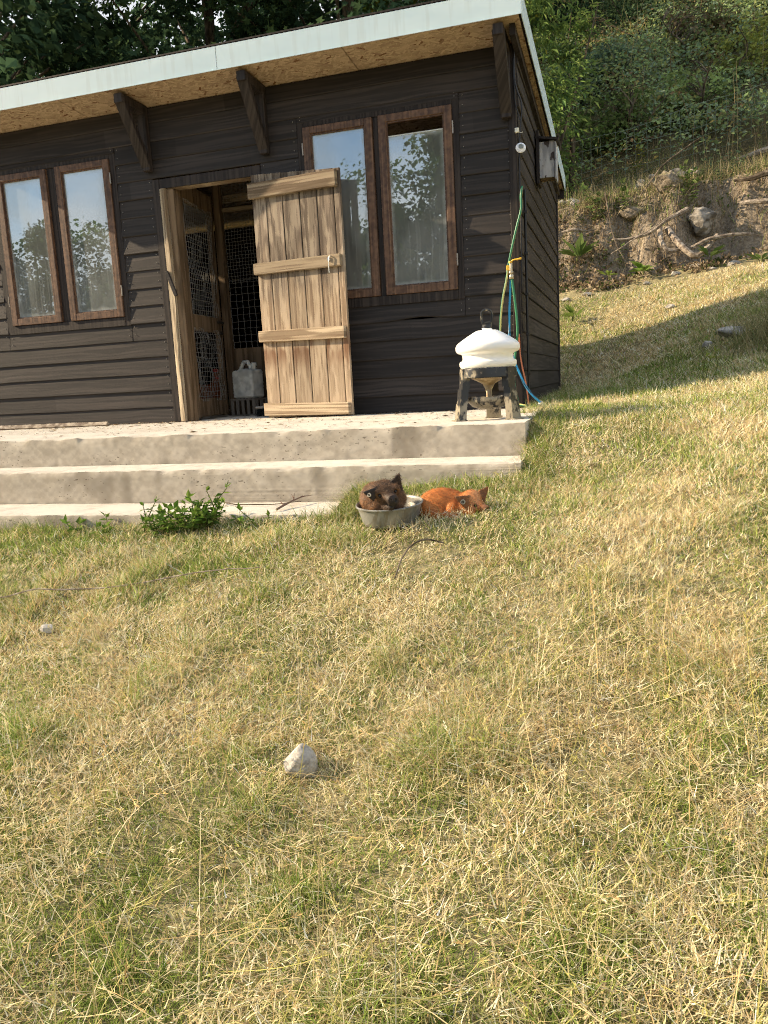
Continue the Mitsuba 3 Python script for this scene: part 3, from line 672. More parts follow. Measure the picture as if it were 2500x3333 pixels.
hose('garden_hose', [(-.055, -.054, .966), (-.061, -.054, .87), (-.069, -.056, .756), (-.073, -.058, .641), (-.071, -.085, .554), (-.045, -.20, .44), (-.012, -.30, .356), (.02, -.30, .275), (.058, -.29, .183), (.112, -.27, .101), (.167, -.23, .040)], .0085, 'bright blue hose curving down from the tap to the grass', BLUE, np.array((.02, .05, .09)), 1.0, 80, 14)
add('hose_connector', cat([bar((.160, -.235, .045), (.185, -.205, .012), .030, .030), bar((.182, -.208, .016), (.205, -.185, -.004), .022, .022)]), 'm_gloss', color=(.50, .50, .48), label='grey hose connector lying in dry straw beside the terrace', category='hose connector')
hose('copper_pipe', [(-.002, -.045, .56), (.001, -.045, .416), (.016, -.05, .31), (.04, -.055, .191), (.06, -.06, .03)], .006, 'thin copper-red pipe bending down at the shed corner', np.array((.42, .12, .05)), np.array((.55, .2, .1)), 0)
tp = thing('tap', 'brass garden tap with a yellow lever on the front corner of the shed', 'tap')
add(tp + '__body', cat([tube([(-.049, -.066, 1.08), (-.048, -.066, .985)], .013, 10), tube([(-.048, -.066, 1.02), (-.048, -.066, 1.003)], .018, 12), tube([(-.047, -.066, .995), (-.047, -.066, .965)], .0185, 12), tube([(-.05, -.03, 1.04), (-.05, -.066, 1.04)], .010, 8)]), 'm_metal', color=(.56, .48, .34), smooth=40)
add(tp + '__lever', cat([tube([(-.052, -.068, 1.078), (-.050, -.068, 1.094)], .014, 10), tube(curve([(-.046, -.072, 1.09), (-.03, -.078, 1.10), (.0, -.08, 1.102), (.033, -.08, 1.106)], 12), [.006] * 8 + [.008] * 4, 8)]), 'm_gloss', color=(.74, .46, .05), smooth=40)
add(tp + '__splitter', box(-.084, -.060, -.074, -.05, 1.030, 1.066, .003), 'm_gloss', color=(.74, .46, .05))
BLK = (.012, .012, .014)
add('power_cable', cat([tube(curve([(.01, -.05, 2.56), (.008, -.05, 2.38), (.025, -.055, 2.275), (.05, -.055, 2.21), (.056, -.055, 2.13), (.045, -.052, 2.03), (.034, -.05, 1.93), (.032, -.05, 1.84), (.03, -.048, 1.6), (.03, -.046, 1.3), (.028, -.045, .9)], 70), .006, 6),
                       tube(curve([(.0, -.05, 2.5), (.006, -.055, 2.3), (.01, -.056, 2.2), (.03, -.056, 2.12), (.045, -.054, 2.06)], 30), .0045, 6)]), 'm_gloss', color=BLK, smooth=True, label='black cable looping down the front corner of the shed under the eaves', category='cable')
cp = thing('drain_pipe', 'thin black pipe clipped upright to the side wall beside the front corner', 'pipe')
add(cp + '__pipe', tube([(.050, .075, 1.62), (.050, .075, .03)], .011, 10), 'm_black', smooth=40)
for z in (1.45, 1.15, .85, .55, .25): add(cp + '__clip', box(.036, .066, .058, .092, z, z + .02, .002), 'm_black')
add('cable_connector', cat([box(.004, .034, -.075, -.048, 1.99, 2.022, .004), tube([(.03, -.06, 1.995), (.05, -.062, 1.985), (.062, -.062, 1.99)], .002, 5)]), 'm_gloss', color=(.72, .72, .64), label='small white cable connector hanging above the round lamp', category='connector')
lm = thing('outdoor_light', 'small round white lamp head fixed on the cable at the shed corner', 'lamp')
LM = trimesh.transformations.rotation_matrix(math.radians(74), [.96, .28, 0]); LM[:3, 3] = (.045, -.075, 1.88)
def tf(m, M): m = m.copy(); m.apply_transform(M); return m
pr = [(.0, .02), (.014, .02), (.020, .018), (.036, .006), (.038, .0), (.034, -.012), (.02, -.03), (0, -.034)]
add(lm + '__shade', tf(lathe(pr[2:], 20), LM), 'm_gloss', color=(.78, .82, .88))
add(lm + '__lens', tf(lathe(pr[:3], 20), LM), 'm_gloss', color=(.20, .22, .20))
add(lm + '__stalk', tube([(.045, -.07, 1.86), (.04, -.05, 1.82), (.03, -.04, 1.80)], .007, 6), 'm_gloss', color=BLK)
bb = thing('bird_box', 'weathered grey wooden bird box high on the side wall of the shed', 'bird box')
bx = lambda x0, x1, y0, y1, z0, z1: box(x0, x1, y0, y1, z0, z1, .002)
add(bb + '__side', bx(.060, .188, 1.20, 1.215, 1.945, 2.245), 'm_greybox'); add(bb + '__side', bx(.060, .188, 1.36, 1.375, 1.945, 2.245), 'm_greybox')
add(bb + '__front', bx(.190, .204, 1.19, 1.385, 1.925, 2.235), 'm_greybox'); add(bb + '__back', bx(.034, .058, 1.18, 1.40, 1.90, 2.34), 'm_trim')
add(bb + '__floor', bx(.060, .188, 1.2155, 1.3595, 1.945, 1.96), 'm_inner')
add(bb + '__roof', hexa(np.array([(.058, 1.17, 2.268), (.225, 1.17, 2.238), (.225, 1.405, 2.238), (.058, 1.405, 2.268)]), np.array([(.058, 1.17, 2.288), (.225, 1.17, 2.258), (.225, 1.405, 2.258), (.058, 1.405, 2.288)])), 'm_trim')

# ------------------------------------------------------------------ inside the door: can on crate, brush, hen, drinker
CC = np.array([-2.765, .90, .168])
def f_canshape(p):
    q = p - CC
    x, y, z = q[:, 0], q[:, 1], q[:, 2]
    top = .285 - .10 * np.abs(x - .02)
    d = np.maximum.reduce([np.abs(x) - .105, np.abs(y) - .062, -z + .028, z - top + .028])
    dd = np.stack([np.abs(x) - .105, np.abs(y) - .062, np.maximum(-z + .028, z - top + .028)], 1)
    body = np.linalg.norm(np.maximum(dd, 0), axis=1) + np.minimum(dd.max(1), 0) - .028
    xx = np.minimum(np.abs((x - .0) - (z - .14) * .75), np.abs(x + (z - .14) * .75)) / 1.25
    groove = np.where((np.abs(z - .14) < .085) & (y < 0), np.exp(-(xx / .007) ** 2) * .005, 0)
    h = np.minimum.reduce([sd_cap(p, CC + [-.10, 0, .265], CC + [-.035, 0, .352], .018, .018), sd_cap(p, CC + [-.035, 0, .352], CC + [.015, 0, .352], .018, .018), sd_cap(p, CC + [.015, 0, .352], CC + [.055, 0, .29], .018, .02)])
    return smin(body + groove, h, .01)
jc = thing('jerrycan', 'dusty white plastic jerrycan with a handle standing on a crate inside the doorway', 'jerrycan')
add(jc + '__body', rotz(snet(f_canshape, CC + [-.16, -.11, -.02], CC + [.16, .11, .40], .006), -.30, CC), 'm_can', smooth=True)
add(jc + '__cap', rotz(tube([CC + [.085, 0, .27], CC + [.098, 0, .338]], .026, 14), -.30, CC), 'm_can', smooth=40)
cr = thing('crate', 'dusty upturned plastic crate carrying the white jerrycan', 'crate')
col = (.20, .18, .155)
rc = lambda m: rotz(m, -.30, CC)
add(cr + '__top', rc(bx(-2.925, -2.605, .80, 1.00, .150, .1665)), 'm_matte', color=col)
for i in range(5): add(cr + '__slat', rc(bx(-2.925 + .071 * i, -2.925 + .071 * i + .034, .80, .812, .014, .149)), 'm_matte', color=col)
for i in range(3): add(cr + '__slat', rc(bx(-2.617, -2.605, .815 + .07 * i, .855 + .07 * i, .014, .149)), 'm_matte', color=col)
add(cr + '__rim', rc(cat([bx(-2.93, -2.60, .797, .815, .002, .013), bx(-2.93, -2.60, .99, 1.003, .002, .013), bx(-2.615, -2.60, .816, .989, .002, .013)])), 'm_matte', color=col)
br = thing('hand_brush', 'hand brush with black bristles lying on the floor just inside the open door', 'brush')
add(br + '__back', bar((-2.48, .44, .083), (-2.20, .50, .083), .055, .026, c=.01), 'm_gloss', color=(.34, .32, .28))
rb = np.random.default_rng(3)
add(br + '__bristles', cat([tube([(-2.47 + .26 * a, .42 + .055 * a + .05 * b, .07), (-2.47 + .26 * a + .03 * (rb.random() - .5), .42 + .055 * a + .05 * b + .03 * (rb.random() - .5), .004)], .003, 4) for a in np.linspace(0, 1, 26) for b in np.linspace(0, 1, 4)]), 'm_matte', color=(.02, .025, .026), kind='stuff')
HC = np.array([-3.42, 1.28, .02])
def f_hen(p):
    q = p - HC
    d = sd_ell(q, (0, 0, .20), (.15, .10, .105))
    d = smin(d, sd_cap(q, (.08, 0, .24), (.115, -.02, .385), .06, .033), .05)
    d = smin(d, sd_ell(q, (.122, -.025, .405), (.034, .026, .03)), .015)
    return smin(d, sd_cap(q, (-.10, 0, .24), (-.20, .02, .33), .06, .03), .05)
hn = thing('hen', 'reddish brown hen with a red comb behind the wire netting inside', 'hen')
hm = snet(f_hen, HC + [-.27, -.14, .05], HC + [.2, .14, .46], .009)
add(hn + '__body', hm, 'm_fur', smooth=True, color=np.array((.30, .075, .03)) * (.6 + .8 * meshkit.fbm(hm.vertices * 30, 3))[:, None])
add(hn + '__comb', cat([box(.095, .150, -.030, -.022, .425, .445, .003).apply_translation(HC), *[trimesh.creation.icosphere(1, .013).apply_translation(HC + np.array([.10 + .018 * i, -.026, .45])) for i in range(3)], trimesh.creation.icosphere(1, .016).apply_translation(HC + [.14, -.05, .37])]), 'm_gloss', color=(.62, .06, .05))
add(hn + '__beak', trimesh.creation.cone(.010, .03).apply_transform(trimesh.transformations.rotation_matrix(1.6, [0, 1, 0])).apply_translation(HC + [.15, -.028, .40]), 'm_gloss', color=(.60, .45, .22))
for s_ in (-.04, .04): add(hn + '__leg', tube([HC + [0, s_, .12], HC + [.01, s_, -.02]], .008, 6), 'm_gloss', color=(.5, .36, .12))
dk = thing('drinker', 'pale plastic drinker on the floor behind the mesh door', 'drinker')
DC = np.array([-3.20, 1.55, .0])
add(dk + '__tank', move(lathe(smooth_profile([(0, .50), (.05, .49), (.09, .45), (.10, .38), (.10, .22), (.098, .16)], 30), 24), DC), 'm_can', smooth=40)
add(dk + '__base', move(lathe([(.0, .16), (.12, .16), (.14, .14), (.14, .10), (.05, .08), (.05, .0), (0, 0)], 24), DC), 'm_gloss', color=(.05, .16, .09), smooth=40)

# ------------------------------------------------------------------ bowl and piglets
E1, E2, E3 = np.array([.9584, .2853, 0]), np.array([0, 0, 1.0]), np.array([.2853, -.9584, 0])
BW = np.array([-.292, -2.745, -.298])
nz_ = E2 - .035 * E1 + .075 * E3; nz_ /= np.linalg.norm(nz_)
nx_ = np.cross([0, 1.0, 0], nz_); nx_ /= np.linalg.norm(nx_)
BM = np.eye(4); BM[:3, 0], BM[:3, 1], BM[:3, 2], BM[:3, 3] = nx_, np.cross(nz_, nx_), nz_, BW
bo = thing('metal_bowl', 'round galvanised metal bowl filled with water, the brown piglet in it', 'bowl')
add(bo + '__basin', tf(lathe([(0, -.088), (.120, -.088), (.126, -.085), (.132, -.066), (.146, -.012), (.148, -.004), (.154, .001), (.1585, -.002), (.158, -.007), (.151, -.008), (.1495, -.013), (.135, -.068), (.129, -.089), (.123, -.094), (0, -.094)][::-1], 56), BM), 'm_bowl', smooth=40)
add(bo + '__water', move(lathe([(0, -.3165), (.07, -.3165), (.139, -.3165)], 48), (BW[0] + .0015, BW[1] - .002, 0)), 'm_water')
def local(p, O): q = p - O; return np.stack([q @ E1, q @ E2, q @ E3], 1)
def glob(a, O): return O + a[0] * E1 + a[1] * E2 + a[2] * E3
PB = np.array([-.291, -2.818, -.251])
SN = np.array([.27, .02, .96]); SN /= np.linalg.norm(SN); ST = np.array([.036, -.016, .083])
EAR_L = ((-.026, .040, .040), (-.050, -.016, .052), (-.088, .024, .070)); EAR_R = ((.024, .050, .006), (.079, .016, .0), (.070, .092, .018))
def f_brown(p):
    q = local(p, PB)
    d = sd_ell(q, (.002, .004, -.012), (.068, .060, .066))
    d = smin(d, sd_cap(q, (-.052, -.030, -.010), (-.040, -.052, .020), .046, .032), .025)
    d = smin(d, sd_cap(q, (.056, -.022, -.012), (.052, -.048, .014), .042, .032), .025)
    d = smin(d, sd_cap(q, (.010, .000, .030), ST * .95, .044, .0260), .018)
    d = smin(d, sd_cap(q, (.004, -.050, .03), (.026, -.048, .076), .028, .0160), .012)
    d = smin(d, sd_ell(q, (-.038, -.028, -.095), (.074, .074, .095)), .03)
    d = smin(d, sd_cap(q, (-.026, .020, .040), (.050, .030, .040), .021, .019), .014)
    for e_ in ((-.0205, .004, .0585), (.0500, .0195, .0530)): d = -smin(-d, np.linalg.norm(q - e_, axis=1) - .0085, .006)
    snd = np.maximum(np.linalg.norm(np.cross(q - ST, SN), axis=1) - .0235, np.abs((q - ST) @ SN) - .011)
    d = smin(d, snd - .0025, .004)
    for s_ in (-.0095, .0095):
        c = ST + np.array([s_ * 1.0, .002, 0]) + SN * .014
        d = -smin(-d, np.linalg.norm((q - c) * [1, .75, 1], axis=1) - .0062, .002)
    d = -smin(-d, sd_cap(q, (-.004, -.041, .095), (.052, -.038, .090), .0042, .0035), .003)
    for k_ in range(3): d = -smin(-d, sd_cap(q, ST + [-.020, .012 + .004 * k_, -.030 - .011 * k_], ST + [.020, .016 + .004 * k_, -.030 - .011 * k_], .0022, .0022) + .0005, .003)
    d = smin(d, sd_tri(q, *EAR_L, .0048), .007)
    d = smin(d, sd_tri(q, *EAR_R, .0048), .007)
    return d
pm = snet(f_brown, PB - .20, PB + .17, .0034)
def keep_big(m):
    p = m.split(only_watertight=False); return max(p, key=lambda x: len(x.faces))
lq = local(pm.vertices, PB)
n1 = meshkit.fbm(pm.vertices * np.array([60, 60, 120]), 3); n2 = meshkit.fbm(pm.vertices * 22, 3)
colb = np.array((.030, .019, .013)) * (1 - n1[:, None]) + np.array((.23, .125, .062)) * n1[:, None]
side = sstep(.02, -.075, lq[:, 0]) * sstep(.03, -.03, lq[:, 1]) + .55 * sstep(.03, .075, lq[:, 0]) + .8 * sstep(-.05, -.11, lq[:, 2])
colb = colb * (.25 + 1.15 * n2[:, None]) + np.clip(side, 0, 1)[:, None] * n1[:, None] * np.array((.22, .09, .025))
dk_ = np.clip(np.exp(-(np.linalg.norm(lq - ST, axis=1) / .034) ** 4) + .75 * np.exp(-(np.linalg.norm(lq - np.array([.026, -.055, .075]), axis=1) / .030) ** 2) + .9 * ((np.abs(sd_tri(lq, *EAR_L, 0)) < .0075) & (lq[:, 0] < -.022)) + .75 * ((np.abs(sd_tri(lq, *EAR_R, 0)) < .0075)), 0, 1)[:, None]
colb = .72 * colb * (1 - dk_) + dk_ * np.array((.020, .017, .017))
p1 = thing('piglet', 'dark brown piglet sitting in the metal bowl, its chin on the rim', 'piglet')
add(p1 + '__body', pm, 'm_fur', smooth=True, color=np.clip(colb, .005, 1))
def fur(m, col, n, L, O, tip, seed, avoid):
    r = np.random.default_rng(seed)
    P, fi = trimesh.sample.sample_surface(m, n, seed=seed)
    N = m.face_normals[fi]; C = col[m.faces[fi, 0]]
    q = local(P, O); ok = np.ones(len(P), bool)
    for c, rad in avoid: ok &= np.linalg.norm(q - np.asarray(c), axis=1) > rad
    P, N, C = P[ok], N[ok], C[ok]
    d = tip + r.normal(size=P.shape) * .35
    d -= N * (d * N).sum(1, keepdims=True); d /= np.linalg.norm(d, axis=1, keepdims=True) + 1e-9
    d = d + N * r.uniform(.25, .7, (len(P), 1)); s = np.cross(d, N); s /= np.linalg.norm(s, axis=1, keepdims=True) + 1e-9
    l = L * r.uniform(.5, 1.25, (len(P), 1)); w = .0007
    V = np.stack([P - s * w, P + s * w, P + d * l], 1).reshape(-1, 3)
    return TM(V, np.arange(len(V)).reshape(-1, 3)), np.repeat(np.clip(C * r.uniform(.55, 1.9, (len(P), 1)), .006, .9), 3, 0)
tipd = -E3 * .6 - E2 * .5 - E1 * .2
fm, fc = fur(pm, np.clip(colb, .012, 1), 13000, .015, PB, tipd, 11, [(ST, .038), ((-.0205, .004, .058), .019), ((.05, .0195, .053), .018), ((-.06, .01, .068), .034)])
add(p1 + '__hair', fm, 'm_fur', color=fc, kind='stuff')
for a in ((-.0205, .004, .0570), (.0500, .0195, .0515)):
    add(p1 + '__eye', trimesh.creation.icosphere(2, .0075).apply_translation(glob(a, PB)), 'm_black', smooth=True)
def tag(O, a, nrm, r):
    nrm = np.asarray(nrm, float); nrm = nrm[0] * E1 + nrm[1] * E2 + nrm[2] * E3; nrm /= np.linalg.norm(nrm)
    M = trimesh.geometry.align_vectors([0, 0, 1], nrm); M[:3, 3] = glob(a, O)
    m = lathe([(0, .004), (r * .30, .004), (r * .34, .0015), (r * .55, .0015), (r * .62, .003), (r * .95, .003), (r, .001), (r, -.003), (0, -.003)], 22)
    rr = np.linalg.norm(m.vertices[:, :2], axis=1) / r
    c = np.where(((rr > .28) & (rr < .58))[:, None], (.05, .045, .04), (.40, .38, .33))
    return tf(m, M), c
m_, c_ = tag(PB, (-.068, .012, .072), (-.40, .05, .92), .0095)
add(p1 + '__ear_tag', m_, 'm_gloss', color=c_)
# ginger piglet
PG = np.array([-.068, -2.60, -.318])
GN = np.array([.72, -.38, .55]); GN /= np.linalg.norm(GN); GT = np.array([.182, -.030, .102])
EAG_L = ((.128, .030, .080), (.100, -.028, .098), (.050, .032, .104)); EAG_R = ((.166, .042, .030), (.190, -.002, .034), (.210, .058, .016))
def f_ginger(p):
    q = local(p, PG)
    d = sd_ell(q, (-.008, -.012, -.012), (.108, .074, .076))
    d = smin(d, sd_ell(q, (.060, -.020, .008), (.058, .058, .060)), .025)
    d = smin(d, sd_cap(q, (-.068, -.030, .022), (-.036, -.052, .074), .052, .036), .02)
    d = smin(d, sd_cap(q, (-.040, -.056, .085), (.006, -.064, .098), .026, .016), .010)
    d = smin(d, sd_cap(q, (.040, -.030, .060), (.016, -.056, .096), .032, .023), .014)
    d = smin(d, sd_cap(q, (.016, -.058, .098), (.048, -.066, .114), .020, .015), .008)
    d = smin(d, sd_cap(q, (.048, -.066, .114), (.064, -.069, .118), .013, .012), .004)
    d = smin(d, sd_ell(q, (.126, .008, .045), (.048, .046, .048)), .022)
    d = smin(d, sd_cap(q, (.092, -.034, .062), (.122, -.042, .078), .036, .028), .014)
    d = smin(d, sd_cap(q, (.140, -.010, .070), GT * .96, .034, .0200), .014)
    d = -smin(-d, np.linalg.norm(q - np.array([.140, -.013, .102]), axis=1) - .0085, .005)
    snd = np.maximum(np.linalg.norm(np.cross(q - GT, GN), axis=1) - .0185, np.abs((q - GT) @ GN) - .009) - .002
    d = smin(d, snd, .004)
    for s_ in (-.0075, .0075):
        c = GT + np.array([-s_ * .5, .002, s_ * .8]) + GN * .011
        d = -smin(-d, np.linalg.norm(q - c, axis=1) - .0048, .002)
    d = smin(d, sd_tri(q, *EAG_L, .0046), .006)
    d = smin(d, sd_tri(q, *EAG_R, .0046), .006)
    return d
gm_ = snet(f_ginger, PG + [-.19, -.20, -.14], PG + [.27, .16, .11], .0036)
lq = local(gm_.vertices, PG)
n1 = meshkit.fbm(np.stack([lq[:, 0] * 40 + lq[:, 1] * 50, lq[:, 1] * 14, lq[:, 2] * 30], 1), 3)[:, None]
colg = np.array((.27, .075, .018)) * (1 - n1) + np.array((.56, .23, .065)) * n1
wr = np.clip(np.exp(-((lq[:, 0] - .145) ** 2 + (lq[:, 1] - .03) ** 2) / .0012), 0, 1)[:, None]
colg = colg * (1 - .5 * wr) + .5 * wr * np.array((.70, .42, .22))
et = ((np.abs(sd_tri(lq, *EAG_L, 0)) < .0065) & (lq[:, 0] < .12)) | ((np.abs(sd_tri(lq, *EAG_R, 0)) < .0060) & (lq[:, 0] > .172))
colg[et] = colg[et] * .35 + np.array((.06, .035, .02))
sk = np.exp(-(np.linalg.norm(lq - GT, axis=1) / .024) ** 4)[:, None]
colg = colg * (1 - sk) + sk * np.array((.09, .06, .055))
ey = np.exp(-(np.linalg.norm(lq - np.array([.140, -.013, .100]), axis=1) / .013) ** 2)[:, None]
colg = colg * (1 - ey * .7) + ey * .7 * np.array((.42, .20, .17))
p2 = thing('piglet', 'ginger piglet lying on the grass to the right of the bowl', 'piglet')
add(p2 + '__body', gm_, 'm_fur', smooth=True, color=np.clip(colg, .01, 1))
fm, fc = fur(gm_, np.clip(colg, .02, 1), 13000, .012, PG, -E1 * .75 - E2 * .55, 12, [(GT, .024), ((.140, -.013, .100), .012)])
add(p2 + '__hair', fm, 'm_fur', color=fc, kind='stuff')
add(p2 + '__eye', trimesh.creation.icosphere(2, .0066).apply_translation(glob((.1395, -.013, .0985), PG)), 'm_black', smooth=True)
m_, c_ = tag(PG, (.082, .008, .1065), (-.15, -.05, .98), .0115)
add(p2 + '__ear_tag', m_, 'm_gloss', color=c_)

# ------------------------------------------------------------------ stones, twigs, roots, logs
def g3(x, y, dz=0.0): return np.array([x, y, float(ground(np.array(x), np.array(y))) + dz])
def stone(x, y, r, seed, label, dz=0.0, group=None, m_='m_stone', **k):
    key = add('stone', rock(g3(x, y, dz), r, seed, **k), m_, smooth=28, label=label, category='stone')
    if group: labels[key]['group'] = group
stone(-.142, -4.278, (.056, .048, .062), 7, 'pale grey angular stone lying alone on the lawn in front of the steps', .030, cuts=12, rough=.05)
stone(-1.56, -3.58, (.035, .028, .022), 3, 'small white stone half sunk in the lawn at the left', .02)
stone(.585, -2.2, (.05, .04, .022), 4, 'dark flat clod of earth in the grass right of the steps', .004, m_='m_soil')
stone(1.79, 2.42, (.16, .10, .075), 9, 'grey stone in the shaded grass between the shed and the bank', .05)
stone(1.55, 2.30, (.06, .05, .04), 19, 'small grey stone just left of the larger one in the shaded grass', .02)
stone(1.93, 7.35, (.21, .20, .20), 12, 'largest pale boulder jutting from the earth bank above the roots', .36, m_='m_rock', cuts=9, rough=.3)
stone(1.45, 7.55, (.22, .22, .17), 13, 'brown earthy boulder left of the largest boulder in the bank', .1, m_='m_soil', rough=.2)
stone(.92, 7.55, (.28, .22, .18), 14, 'rounded lump of earth above the long root in the bank', .0, m_='m_soil', rough=.25)
stone(1.05, 8.1, (.11, .09, .13), 15, 'upright grey slab of stone on top of the bank, left of the broad slab', .08, m_='m_rock')
stone(1.22, 8.05, (.08, .08, .17), 16, 'narrow upright grey stone between two slabs on the bank top', .10, m_='m_rock')
stone(1.62, 8.0, (.22, .13, .17), 17, 'broad split grey slab of stone on the bank top', .08, cuts=14, m_='m_rock')
stone(1.86, 8.1, (.13, .10, .08), 18, 'small grey stone at the right end of the slabs on the bank top', .12, m_='m_rock')
for i, (x, y, s_) in enumerate(((-.06, 8.2, .13), (-.2, 8.0, .11), (.1, 8.35, .09), (.02, 7.75, .10))):
    stone(x, y, (s_, s_ * .8, s_ * .7), 30 + i, ('large grey rubble stone directly at the foot of the fence post', 'grey rubble stone next to the shed, left of the fence post foot', 'smallest grey rubble stone right of the fence post foot', 'grey rubble stone lowest on the bank edge below the fence post')[i], .04, 'rubble by the fence post')
STONE = ['pale stone lying alone half way down the sunlit grass below the bank', 'largest pale stone at the foot of the bank, right of the roots', 'flat pale stone at the bank foot under the thick roots', 'second pale stone from the shed along the foot of the bank', 'pale stone lying in the grass closest to the back corner of the shed but one',
         'small pale stone left of the bright rosette plant', 'pale stone farthest to the right at the foot of the bank', 'small pale stone just below the bright rosette plant', 'small pale stone in the grass below the pale root', 'pale stone nearest to the back corner of the shed']
for i, (x, y, s_) in enumerate(((1.36, 4.95, .06), (1.8, 6.75, .10), (1.5, 6.55, .07), (.5, 6.5, .06), (.25, 6.3, .07), (.75, 6.6, .05), (2.3, 6.6, .08), (1.1, 6.4, .05), (2.0, 6.45, .05), (-.05, 6.2, .06))):
    stone(x, y, (s_ * 1.2, s_, s_ * .6), 50 + i, STONE[i], .015, 'loose stones below the bank')
def bent(key, pts, r, label, category, m_='m_root', n=30, wob=.3, seed=0, sides=7):
    P = curve(pts, n); L = np.linalg.norm(P[-1] - P[0])
    P = P + (np.stack([meshkit.fbm(np.stack([np.linspace(0, 5, n) + 9 * q, np.full(n, seed), np.zeros(n)], -1), 3) - .5 for q in range(3)], -1)) * L * .08 * wob
    rr = np.interp(np.linspace(0, 1, n), np.linspace(0, 1, len(r)), r)
    return add(key, tube(P, rr, sides), m_, smooth=50, label=label, category=category)
def gz(x, y, d): p = g3(x, y); return (x, y - d, p[2] + d * .25)
bent('root', [(.62, 6.75, 2.20), (.85, 6.78, 2.20), (1.15, 6.78, 2.26), (1.40, 6.80, 2.42), (1.7, 6.95, 2.56)], (.012, .022, .028, .032, .04), 'long bare root running along the top edge of the hollow in the bank', 'root', seed=1)
bent('root', [(1.30, 6.95, 2.36), (1.31, 6.78, 2.15), (1.37, 6.70, 1.99), (1.50, 6.72, 1.95), (1.62, 6.8, 1.99)], (.045, .04, .032, .03, .024), 'thick curved root left of the forked root under the overhang', 'root', seed=2)
bent('root', [(1.42, 7.0, 2.32), (1.50, 6.78, 2.14), (1.66, 6.62, 1.93), (1.80, 6.58, 1.84), (1.96, 6.66, 1.95), (2.1, 6.85, 2.14)], (.05, .05, .046, .042, .038, .03), 'thickest forked root bending down to the grass below the bank', 'root', seed=3)
bent('root', [(1.72, 6.68, 1.96), (1.95, 6.66, 2.06), (2.25, 6.72, 2.10), (2.55, 6.8, 2.10)], (.03, .03, .026, .02), 'pale root stretching to the right below the boulder', 'root', seed=4)
bent('root', [(-.15, 6.95, 2.42), (.05, 6.9, 2.43), (.25, 6.98, 2.40)], (.02, .026, .014), 'short grey root sticking out of the bank beside the shed', 'root', seed=5)
bent('root', [(2.45, 7.25, 2.62), (2.75, 7.15, 2.60), (3.1, 7.15, 2.55)], (.03, .04, .03), 'grey root at the far right of the bank, below the log', 'root', seed=6)
bent('root', [(2.40, 7.55, 3.02), (2.65, 7.45, 3.0), (2.9, 7.4, 3.05), (3.3, 7.4, 3.0)], (.02, .04, .05, .05), 'brown root bent over the top edge of the bank at the right', 'root', 'm_bark', seed=7)
bent('log', [(2.68, 9.45, 3.74), (3.0, 9.38, 3.80), (3.45, 9.3, 3.86), (4.2, 9.2, 3.9)], (.03, .055, .06, .06), 'pale fallen branch lying across the slope at the right edge', 'log', seed=8, wob=.1)
bent('branch', [(1.05, 7.45, 2.95), (1.35, 7.6, 3.35), (1.7, 7.75, 3.62), (1.95, 7.85, 3.78)], (.012, .012, .009, .005), 'reddish bare branch slanting up out of the bank top', 'branch', 'm_bark', seed=9)
bent('bare_bramble', [(.50, 7.0, 2.95), (.55, 6.75, 2.65), (.62, 6.6, 2.25), (.78, 6.45, 1.85)], (.008, .009, .008, .005), 'reddish bramble stem hanging down the bank beside the shed', 'bramble', 'm_bark', seed=10)
bent('fallen_stick', [(.60, 6.6, 1.98), (.85, 6.6, 2.12), (1.1, 6.65, 2.25), (1.42, 6.7, 2.45)], (.008, .01, .01, .006), 'thin dry stick leaning against the bank below the long root', 'stick', seed=11)
bent('twig', [(-1.49, -2.235, -.335), (-1.40, -2.30, -.358), (-1.25, -2.36, -.368), (-1.05, -2.34, -.366), (-.93, -2.29, -.36)], (.003, .0035, .003, .002), 'thin curved bare twig lying on the lowest step', 'twig', 'm_bark', seed=12)
tw = thing('twig', 'short thorny reddish-brown twig lying on the lowest step near its right end', 'twig')
add(tw + '__stem', tube(curve([(-.965, -2.53, -.366), (-.955, -2.44, -.355), (-.94, -2.36, -.345), (-.925, -2.27, -.338)], 14), [.006] * 7 + [.004] * 7, 7), 'm_gloss', color=(.13, .08, .06), smooth=50)
add(tw + '__thorns', cat([tube([(-.955, -2.46, -.355), (-.985, -2.44, -.335)], [.004, .001], 5), tube([(-.94, -2.36, -.345), (-.93, -2.37, -.305)], [.004, .001], 5), tube([(-.94, -2.35, -.345), (-.965, -2.33, -.315)], [.003, .001], 5), tube([(-.93, -2.28, -.338), (-.88, -2.25, -.335)], [.004, .001], 5)]), 'm_gloss', color=(.14, .075, .055))
def on(pts, dz): return [tuple(g3(x, y, d)) for (x, y), d in zip(pts, dz)]
bent('fallen_stick', on([(-2.25, -3.45), (-1.85, -3.40), (-1.5, -3.33), (-1.1, -3.24), (-.75, -3.2)], (.03, .07, .05, .05, .04)), (.002, .0032, .0032, .003, .002), 'long thin dry stick lying across the lawn at the left', 'stick', 'm_root', seed=13)
bent('fallen_stick', on([(-.12, -3.30), (-.10, -3.2), (-.05, -3.12), (.03, -3.06)], (.02, .07, .09, .05)), (.003, .004, .004, .003), 'curved dark stick on the lawn below the bowl', 'stick', 'm_bark', seed=14)
bent('plank', [(-5.2, -.16, .012), (-4.2, -.18, .012), (-3.62, -.20, .012)], (.028, .028, .026), 'narrow weathered strip of wood lying at the foot of the shed wall', 'plank', 'm_root', seed=15, wob=.05, sides=4)

